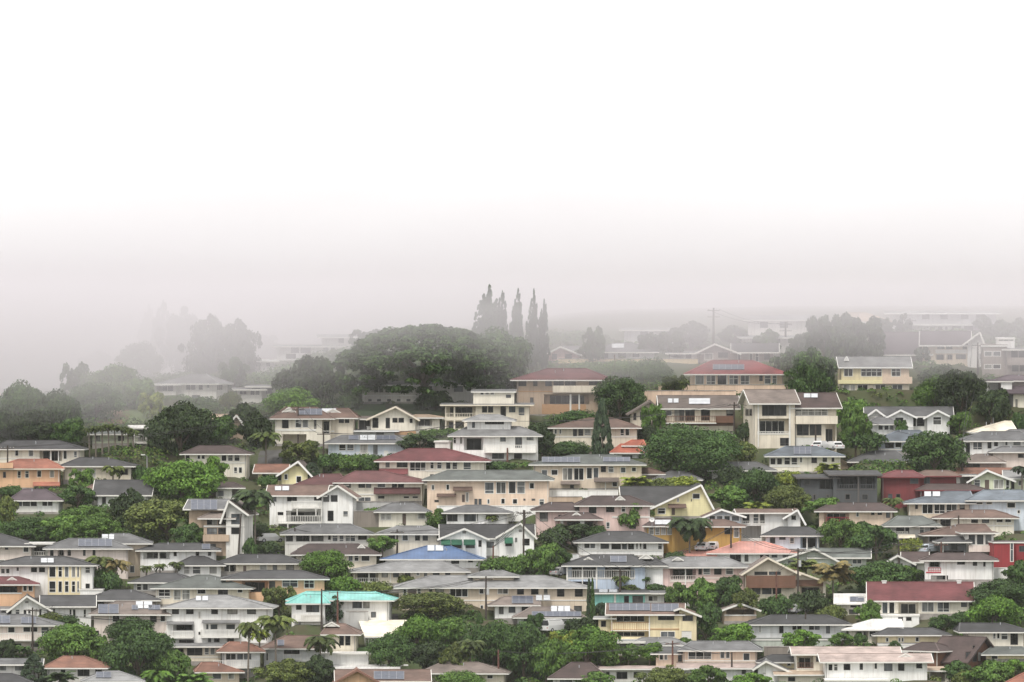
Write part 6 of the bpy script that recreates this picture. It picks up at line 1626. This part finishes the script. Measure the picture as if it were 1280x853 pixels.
# ------------------------------------------------------------------ poles, wires, lamps
POLE = plain_mat('creosoted_wood', (.055, .042, .035), .9, .4, 3.0)
POLER = plain_mat('reddish_wood', (.13, .06, .045), .9, .4, 3.0)
WIRE = plain_mat('wire', (.03, .03, .03), .6)
POLES = {}
def pole(key, tile, x, yt, yb, label, mat=None, arms=1, lean=0.0, trans=False, dy=0.0, rad=.15):
    px, pb = tp(tile, x, yb); _, pt = tp(tile, x, yt)
    Y = ground(px, pb)+dy; A = pix(px, pb, Y); g = tz(A.x, Y); Tp = pix(px, pt, Y)
    root = empty('utility_pole', (A.x, Y, g)); tag(root, label, 'utility pole', 'utility poles')
    h = Tp.z-g
    mb = MB(); mb.tube([(0, 0, -.5), (lean*.5, 0, h*.5), (lean, 0, h)], [rad*1.2, rad, rad*.75], 8); mb.build('shaft', mat or POLE, root)
    tips = []
    for i in range(arms):
        z = h-.5-i*1.1; mb = MB(); mb.box(lean-1.1, -.07-.1, z-.06, lean+1.1, -.1+.0, z+.06)
        ca = mb.build('crossarm', mat or POLE, root)
        ins = MB()
        for u in (-1.0, -.45, .45, 1.0): ins.tube([(lean+u, -.12, z+.06), (lean+u, -.12, z+.26)], [.05, .035], 6)
        ins.build('insulator', plain_mat('ceramic', (.35, .33, .30), .3), ca)
        tips += [Vector((A.x+lean+u, Y-.12, g+z+.24)) for u in (-1.0, 1.0)]
    if not tips: tips = [Vector((A.x+lean, Y, g+h-.2))]*2
    if trans:
        mb = MB(); mb.tube([(lean+.3, -.25, h-2.9), (lean+.3, -.25, h-1.9)], [.22, .22], 10); mb.build('transformer', plain_mat('grey_enamel', (.42, .43, .43), .4), root)
    POLES[key] = tips
pole('a', 'A1', 163, 478, 720, 'black pole before the solar-panelled balcony house at the left edge', arms=1)
pole('b', 'A1', 853, 528, 640, 'short dark pole before the white three-storey house', arms=0, dy=-2)
pole('c', 'A1', 1190, 10, 220, 'leaning dark pole beside the tan three-storey house', arms=0, lean=.5)
pole('d', 'A1', 280, 450, 530, 'short thin pole under the white gabled house', arms=0)
pole('e', 'A2', 328, 385, 568, 'black pole in front of the turquoise roof', arms=0, dy=-2)
pole('f', 'A2', 408, 398, 568, 'reddish brown pole in front of the turquoise roof', POLER, arms=0, dy=-2)
pole('g', 'A2', 1150, 322, 545, 'dark pole in front of the long beige house', arms=1, trans=True)
pole('h', 'A2', 706, 88, 206, 'dark pole before the light grey hip roof left of the awninged house', arms=1)
pole('i', 'A2', 194, 80, 185, 'thin dark pole before the house with lanai window band', arms=0)
pole('j', 'A2', 1186, 170, 292, 'reddish pole before the right gable of the awninged white house', POLER, arms=0, dy=-1)
pole('k', 'A2', 1212, 690, 860, 'reddish pole before the dark trees at the bottom', POLER, arms=0)
pole('m', 'A3', 58, -10, 300, 'tall dark pole right of the awninged white house', arms=1)
pole('n', 'A3', 540, 282, 456, 'dark pole before the columned blue balcony', arms=1, dy=-1)
pole('o', 'A3', 1095, 72, 232, 'dark pole before the coral metal roof', arms=0, dy=-1)
pole('q', 'A3', 803, 644, 772, 'reddish brown lamp-armed pole before the peach six-pane house', POLER, arms=1, dy=-1)
pole('r', 'A3', 1099, 702, 800, 'thin dark pole before the white window of the peach house', arms=0, dy=-1)
pole('s', 'A4', 150, 182, 495, 'tall black pole at right centre before the steep open gables', arms=1, trans=True)
pole('t', 'A4', 42, 298, 522, 'thin reddish pole left of the tall black one', POLER, arms=0)
pole('u', 'A4', 187, 500, 592, 'short dark pole above the clipped flat-topped tree', arms=0, dy=-3)
pole('v', 'A4', 377, 92, 195, 'thin pole amid the bushy knoll', arms=0)
pole('w', 'A4', 654, 148, 300, 'dark pole before the small white gabled cottage', arms=1, dy=-1)
pole('x', 'A4', 866, 150, 345, 'grey-brown pole before the red railed corner lanai', POLER, arms=1, dy=-1)
pole('y', 'A4', 953, 18, 130, 'thin dark pole before the flat-hipped cream house', arms=0, dy=-1)
pole('z', 'B1', 38, 388, 592, 'dark pole before the orange house at left', arms=1, dy=-1)
pole('aa', 'B2', 211, 195, 368, 'pale-topped pole in front of the brown-gabled double garage house', arms=1, trans=True, dy=-2)
pole('ab', 'B2', 338, 318, 482, 'dark pole left of the two-white-panel grey house', arms=1, dy=-1)
pole('ac', 'B2', 1112, 255, 436, 'grey pole before the screened white tiered house', arms=0, dy=-1)
pole('ad', 'B2', 1257, 400, 466, 'short reddish pole before the white balcony of the tiered house', POLER, arms=0, dy=-2)
pole('ae', 'B3', 1111, 172, 335, 'pole at the right end of the brown-railed balcony', arms=1, dy=-2)
pole('af', 'C4', 368, 220, 482, 'tall double-armed pole rising into the mist behind the red roof', arms=2, rad=.2)
pole('ag', 'C4', 728, 290, 440, 'misty double-armed pole left of the dark pine clump', arms=2, rad=.2)
pole('ah', 'C3', 833, 455, 572, 'slim pale pole right of the dull maroon roof', POLER, arms=0)
pole('ai', 'C5', 972, 312, 522, 'dark pole at the white gable end of the plum-roofed house', arms=1, trans=True)
pole('aj', 'C5', 520, 148, 240, 'misty pole with transformer above the gambrel house', arms=1, trans=True)
pole('ak', 'B4', 972, 355, 530, 'dark pole touching the big dense round tree', arms=0, dy=-1)
pole('al', 'B4', 493, 255, 395, 'grey pole left of the craftsman house', arms=0, dy=-1)
pole('am', 'B4', 238, 290, 400, 'thin dark pole before the white garage', arms=0, dy=-2)
pole('an', 'B3', 64, 712, 850, 'dark pole left of the pink porch posts', arms=1)
def wire(k1, k2, sag, label):
    a, b = POLES[k1], POLES[k2]
    L = min(a[0].x, a[1].x), 0
    o0 = a[0]
    mb = MB()
    for s in (0, 1):
        p, q = a[s], b[s]
        pts = [(p.lerp(q, t/14))-Vector((0, 0, sag*4*(t/14)*(1-t/14))) for t in range(15)]
        mb.tube([pt-o0 for pt in pts], .032, 4)
    o = mb.build('power_line', WIRE); o.location = o0; tag(o, label, 'power line', 'power lines')
wire('a', 'd', .5, 'sagging wires from the black left-edge pole to the short thin pole')
wire('e', 'g', .9, 'wires from the turquoise roof pole to the long beige house pole')
wire('h', 'm', .9, 'wires passing in front of the awninged white house')
wire('i', 'h', .8, 'wires across the lanai window band house to the next pole right')
wire('n', 'o', .9, 'wires from the blue balcony pole to the coral roof pole')
wire('s', 'w', .9, 'wires from the tall black pole to the white cottage pole')
wire('w', 'x', .5, 'wires between the white cottage and the red railed lanai')
wire('v', 'y', .8, 'wires over the bushy knoll')
wire('aa', 'ab', .6, 'wires between the double garage pole and the grey house pole')
wire('ab', 'ac', .9, 'wires across the crimson roof')
wire('al', 'ak', .9, 'wires across the blue-grey house')
wire('q', 'r', .6, 'wires before the peach six-pane house')
wire('a', 'b', .8, 'wires passing before the solar-crowded pinkish house')
wire('e', 'f', .1, 'short wires between the black and reddish poles')
wire('f', 'g', .9, 'second span of wires toward the long beige house pole')
wire('j', 'm', .3, 'wires below the awninged white house')
wire('m', 'n', 1.0, 'wires across the blue balcony house roof')
wire('t', 's', .2, 'short wires before the steep open gables')
wire('s', 'x', 1.0, 'long wires over the dry palm toward the red railed lanai')
wire('o', 's', 1.0, 'wires between the coral roof pole and the tall black pole')
wire('ac', 'ae', 1.2, 'long wires before the brown-grey hip roof house')
wire('ae', 'al', .9, 'wires before the tan modern house')
wire('z', 'aa', 1.2, 'long wires before the orange house and yellow house')
wire('ak', 'ai', .9, 'wires rising toward the white gable end')
wire('k', 'q', .9, 'wires over the big green trees at the bottom')
wire('an', 'j', .6, 'wires dropping from the pink porch pole')
wire('af', 'ag', .9, 'wires high in the mist between the two double-armed poles')
def lamp(tile, x, yt, yb, label, arm=1.0, dy=0):
    px, pb = tp(tile, x, yb); _, pt = tp(tile, x, yt); Y = ground(px, pb)+dy; A = pix(px, pb, Y); g = tz(A.x, Y); h = pix(px, pt, Y).z-g
    root = empty('street_lamp', (A.x, Y, g)); tag(root, label, 'street lamp', 'street lamps')
    mb = MB(); mb.tube([(0, 0, -.4), (0, 0, h*.7), (0, 0, h-.2)], [.12, .1, .07], 8); mb.build('post', plain_mat('galvanised_steel', (.22, .22, .22), .5), root)
    mb = MB(); mb.tube([(0, 0, h-.25), (arm*.4, -.1, h), (arm, -.2, h+.05)], [.05, .045, .04], 6); mb.build('arm', plain_mat('galvanised_steel', (.22, .22, .22), .5), root)
    mb = MB(); mb.box(arm-.1, -.4, h-.02, arm+.6, -.02, h+.14); mb.box(arm-.04, -.36, h-.06, arm+.54, -.06, h-.021); mb.build('lamp_head', plain_mat('lamp_grey', (.62, .62, .60), .4), root)
lamp('B1', 735, 436, 560, 'street lamp right of the charcoal-roofed cream house at left', -.9)
lamp('A2', 722, 768, 862, 'street lamp over the dull brown solar roof at the bottom', .6)
lamp('A3', 488, 732, 772, 'low white-headed lamp left of the small rounded tree', .3)
lamp('C5', 1075, 700, 845, 'street lamp in the dark trees at the upper right', .8)
lamp('B4', 1112, 175, 240, 'white-headed lamp under the plum-roofed carport house', -.6)

# ------------------------------------------------------------------ cars
def car(tile, xc, yb, wpx, col, label, rot=0, dy=0, lift=0.0, van=False):
    X, Y, g = at(tile, xc, yb, dy); A = pix(*tp(tile, xc, yb), Y); z = max(g, A.z)+lift
    root = empty('parked_car', (X, Y, z)); root.rotation_euler.z = R(rot); tag(root, label, 'car', 'parked cars')
    L, Wd, H_ = (4.4, 1.75, 1.45) if not van else (4.7, 1.85, 1.95)
    pm = plain_mat('car_paint', col, .25, .03)
    prof = [(-L/2, .28), (-L/2, .72), (-L/2+.12, .82), (-L/2+.55, .88), (-L/2+1.0, H_), (L/2-1.6, H_), (L/2-.95, .92), (L/2-.15, .78), (L/2, .6), (L/2, .28)]
    if van: prof = [(-L/2, .28), (-L/2, 1.0), (-L/2+.15, H_), (L/2-1.5, H_), (L/2-.85, 1.1), (L/2-.1, .95), (L/2, .6), (L/2, .28)]
    n = len(prof)
    def inset(i): return .16 if prof[i][1] > 1.2 else 0
    mb = MB()
    mb.v = [(p[0], -Wd/2+inset(i), p[1]) for i, p in enumerate(prof)]+[(p[0], Wd/2-inset(i), p[1]) for i, p in enumerate(prof)]
    mb.f = [list(range(n)), list(range(2*n-1, n-1, -1))]+[[i, i+n, (i+1) % n+n, (i+1) % n] for i in range(n)]; mb.m = [0]*len(mb.f)
    mb.build('body', pm, root)
    hi = [i for i, p in enumerate(prof) if p[1] > 1.2]
    x0, x1 = prof[hi[0]][0], prof[hi[-1]][0]; zb_ = 1.0 if not van else 1.15
    for s in (-1, 1):
        mb = MB(); y0 = s*(Wd/2-.05); y1 = s*(Wd/2-.15)
        e0 = x0-.28; e1 = x1+.45
        mb.add([(e0, y0, zb_-.02), (e1, y0, zb_-.02), (x1-.02, y1-s*(-.012), H_-.12), (x0+.05, y1-s*(-.012), H_-.12)], [(0, 1, 2, 3)])
        mb.add([(e0, y0-s*.03, zb_-.02), (e1, y0-s*.03, zb_-.02), (x1-.02, y1-s*.03, H_-.12), (x0+.05, y1-s*.03, H_-.12)], [(3, 2, 1, 0)])
        mb.build('side_window', G_DARK, root)
        for xw in (-L/2+.85, L/2-.85):
            mb = MB(); mb.tube([(xw, s*(Wd/2-.2), .32), (xw, s*(Wd/2+.02), .32)], [.32, .32], 16); wl = mb.build('wheel', plain_mat('tyre_rubber', (.02, .02, .02), .9), root)
            mb = MB(); mb.tube([(xw, s*(Wd/2+.021), .32), (xw, s*(Wd/2+.035), .32)], [.19, .17], 12); mb.build('rim', EDGE, wl)
        mb = MB(); mb.box(L/2-.06, s*(Wd/2-.45)-.16, .6, L/2+.012, s*(Wd/2-.45)+.16, .74); mb.build('headlight', plain_mat('lamp_glass', (.7, .7, .68), .1), root)
    mb = MB(); a = prof[hi[-1]]; b = prof[hi[-1]+1]
    nx = .02
    mb.quad((a[0]+nx+.05, -Wd/2+.24, a[1]-.08), (b[0]+nx-.05, -Wd/2+.1, b[1]+.04), (b[0]+nx-.05, Wd/2-.1, b[1]+.04), (a[0]+nx+.05, Wd/2-.24, a[1]-.08)); mb.build('windscreen', G_DARK, root)
    a = prof[hi[0]]; b = prof[hi[0]-1]; mb = MB()
    mb.quad((b[0]-.02, Wd/2-.12, b[1]+.03), (a[0]-.06, Wd/2-.26, a[1]-.1), (a[0]-.06, -Wd/2+.26, a[1]-.1), (b[0]-.02, -Wd/2+.12, b[1]+.03)); mb.build('rear_window', G_DARK, root)
    for s in (-1, 1):
        mb = MB(); mb.box(-L/2-.012, s*(Wd/2-.3)-.14, .62, -L/2+.05, s*(Wd/2-.3)+.14, .74); mb.build('tail_light', plain_mat('red_lens', (.35, .02, .02), .2), root)
WHT = (.62, .62, .62)
car('A3', 962, 195, 45, WHT, 'white car behind the coral roof, left of the pair', 68, dy=0)
car('A3', 1018, 192, 45, WHT, 'white car behind the coral roof, right of the pair', 60, dy=.5)
car('A3', 212, 606, 100, WHT, 'white van parked below the solar-panelled brown roofs', 48, van=True)
car('A4', 812, 205, 50, (.45, .50, .55), 'blue-grey car left of the dark lower lanai', 50)
car('A4', 148, 524, 90, WHT, 'white car above the grey-green house roof', 50, dy=2)
car('B4', 265, 408, 45, WHT, 'white car before the white garage, left of the pair', 62, dy=-1)
car('B4', 330, 410, 45, WHT, 'white car before the white garage, right of the pair', 115, dy=-1)
car('A2', 75, 152, 70, (.55, .55, .54), 'pale pickup-like car beside the white stilted house', 15, van=False)
car('A3', 255, 320, 60, (.30, .30, .30), 'grey car under the slope trees left of the blue balcony', 45)

# ------------------------------------------------------------------ satellite dish and water tank
def dish(tile, x, y, rpx, label, Yref):
    px, py = tp(tile, x, y); Y = Yref; P = pix(px, py, Y); r = rpx/TILES[tile][2]/F*Y
    root = empty('satellite_dish', P); tag(root, label, 'satellite dish', 'satellite dishes')
    mb = MB(); N = 18; rings = [(0, .32), (.4, .26), (.75, .1), (1, -.08)]
    for q, d in rings:
        for k in range(N):
            a = 2*math.pi*k/N; mb.v.append((r*q*math.cos(a), r*d*.8, r*q*math.sin(a)))
    nq = len(rings)
    for off in (0, .04):
        if off:
            base = len(mb.v); mb.v += [(v[0], v[1]+off, v[2]) for v in mb.v[:nq*N]]
        else: base = 0
        for j in range(nq-1):
            for k in range(N): mb.f.append([base+j*N+k, base+j*N+(k+1) % N, base+(j+1)*N+(k+1) % N, base+(j+1)*N+k]); mb.m.append(0)
    mb.build('reflector', plain_mat('white_enamel', (.75, .75, .74), .4), root)
    mb = MB(); mb.tube([(0, .1, 0), (0, .35, -r*1.2), (0, .35, -r*2.6)], [.05, .05, .06], 6); mb.build('mast', EDGE, root)
    mb = MB(); mb.tube([(0, .1, -r*.8), (0, -r*.8, 0)], [.025, .025], 5); mb.box(-.07, -r*.8-.1, -.07, .07, -r*.8+.06, .07); mb.build('feed_arm', EDGE, root)
def hY(sub):
    for lab, fp in HOUSES:
        if sub in lab: return fp[0][0].y
    raise KeyError(sub)
dish('A2', 1125, 55, 17, 'large white dish on the roof of the awninged white house', hY('dark green window awnings')+4.5)
dish('A3', 700, 38, 13, 'white dish left of the mustard house sunroom', hY('mustard yellow')-.3)
dish('A1', 1142, 195, 12, 'white dish low on the tan three-storey house', hY('tan three-storey')-.8)
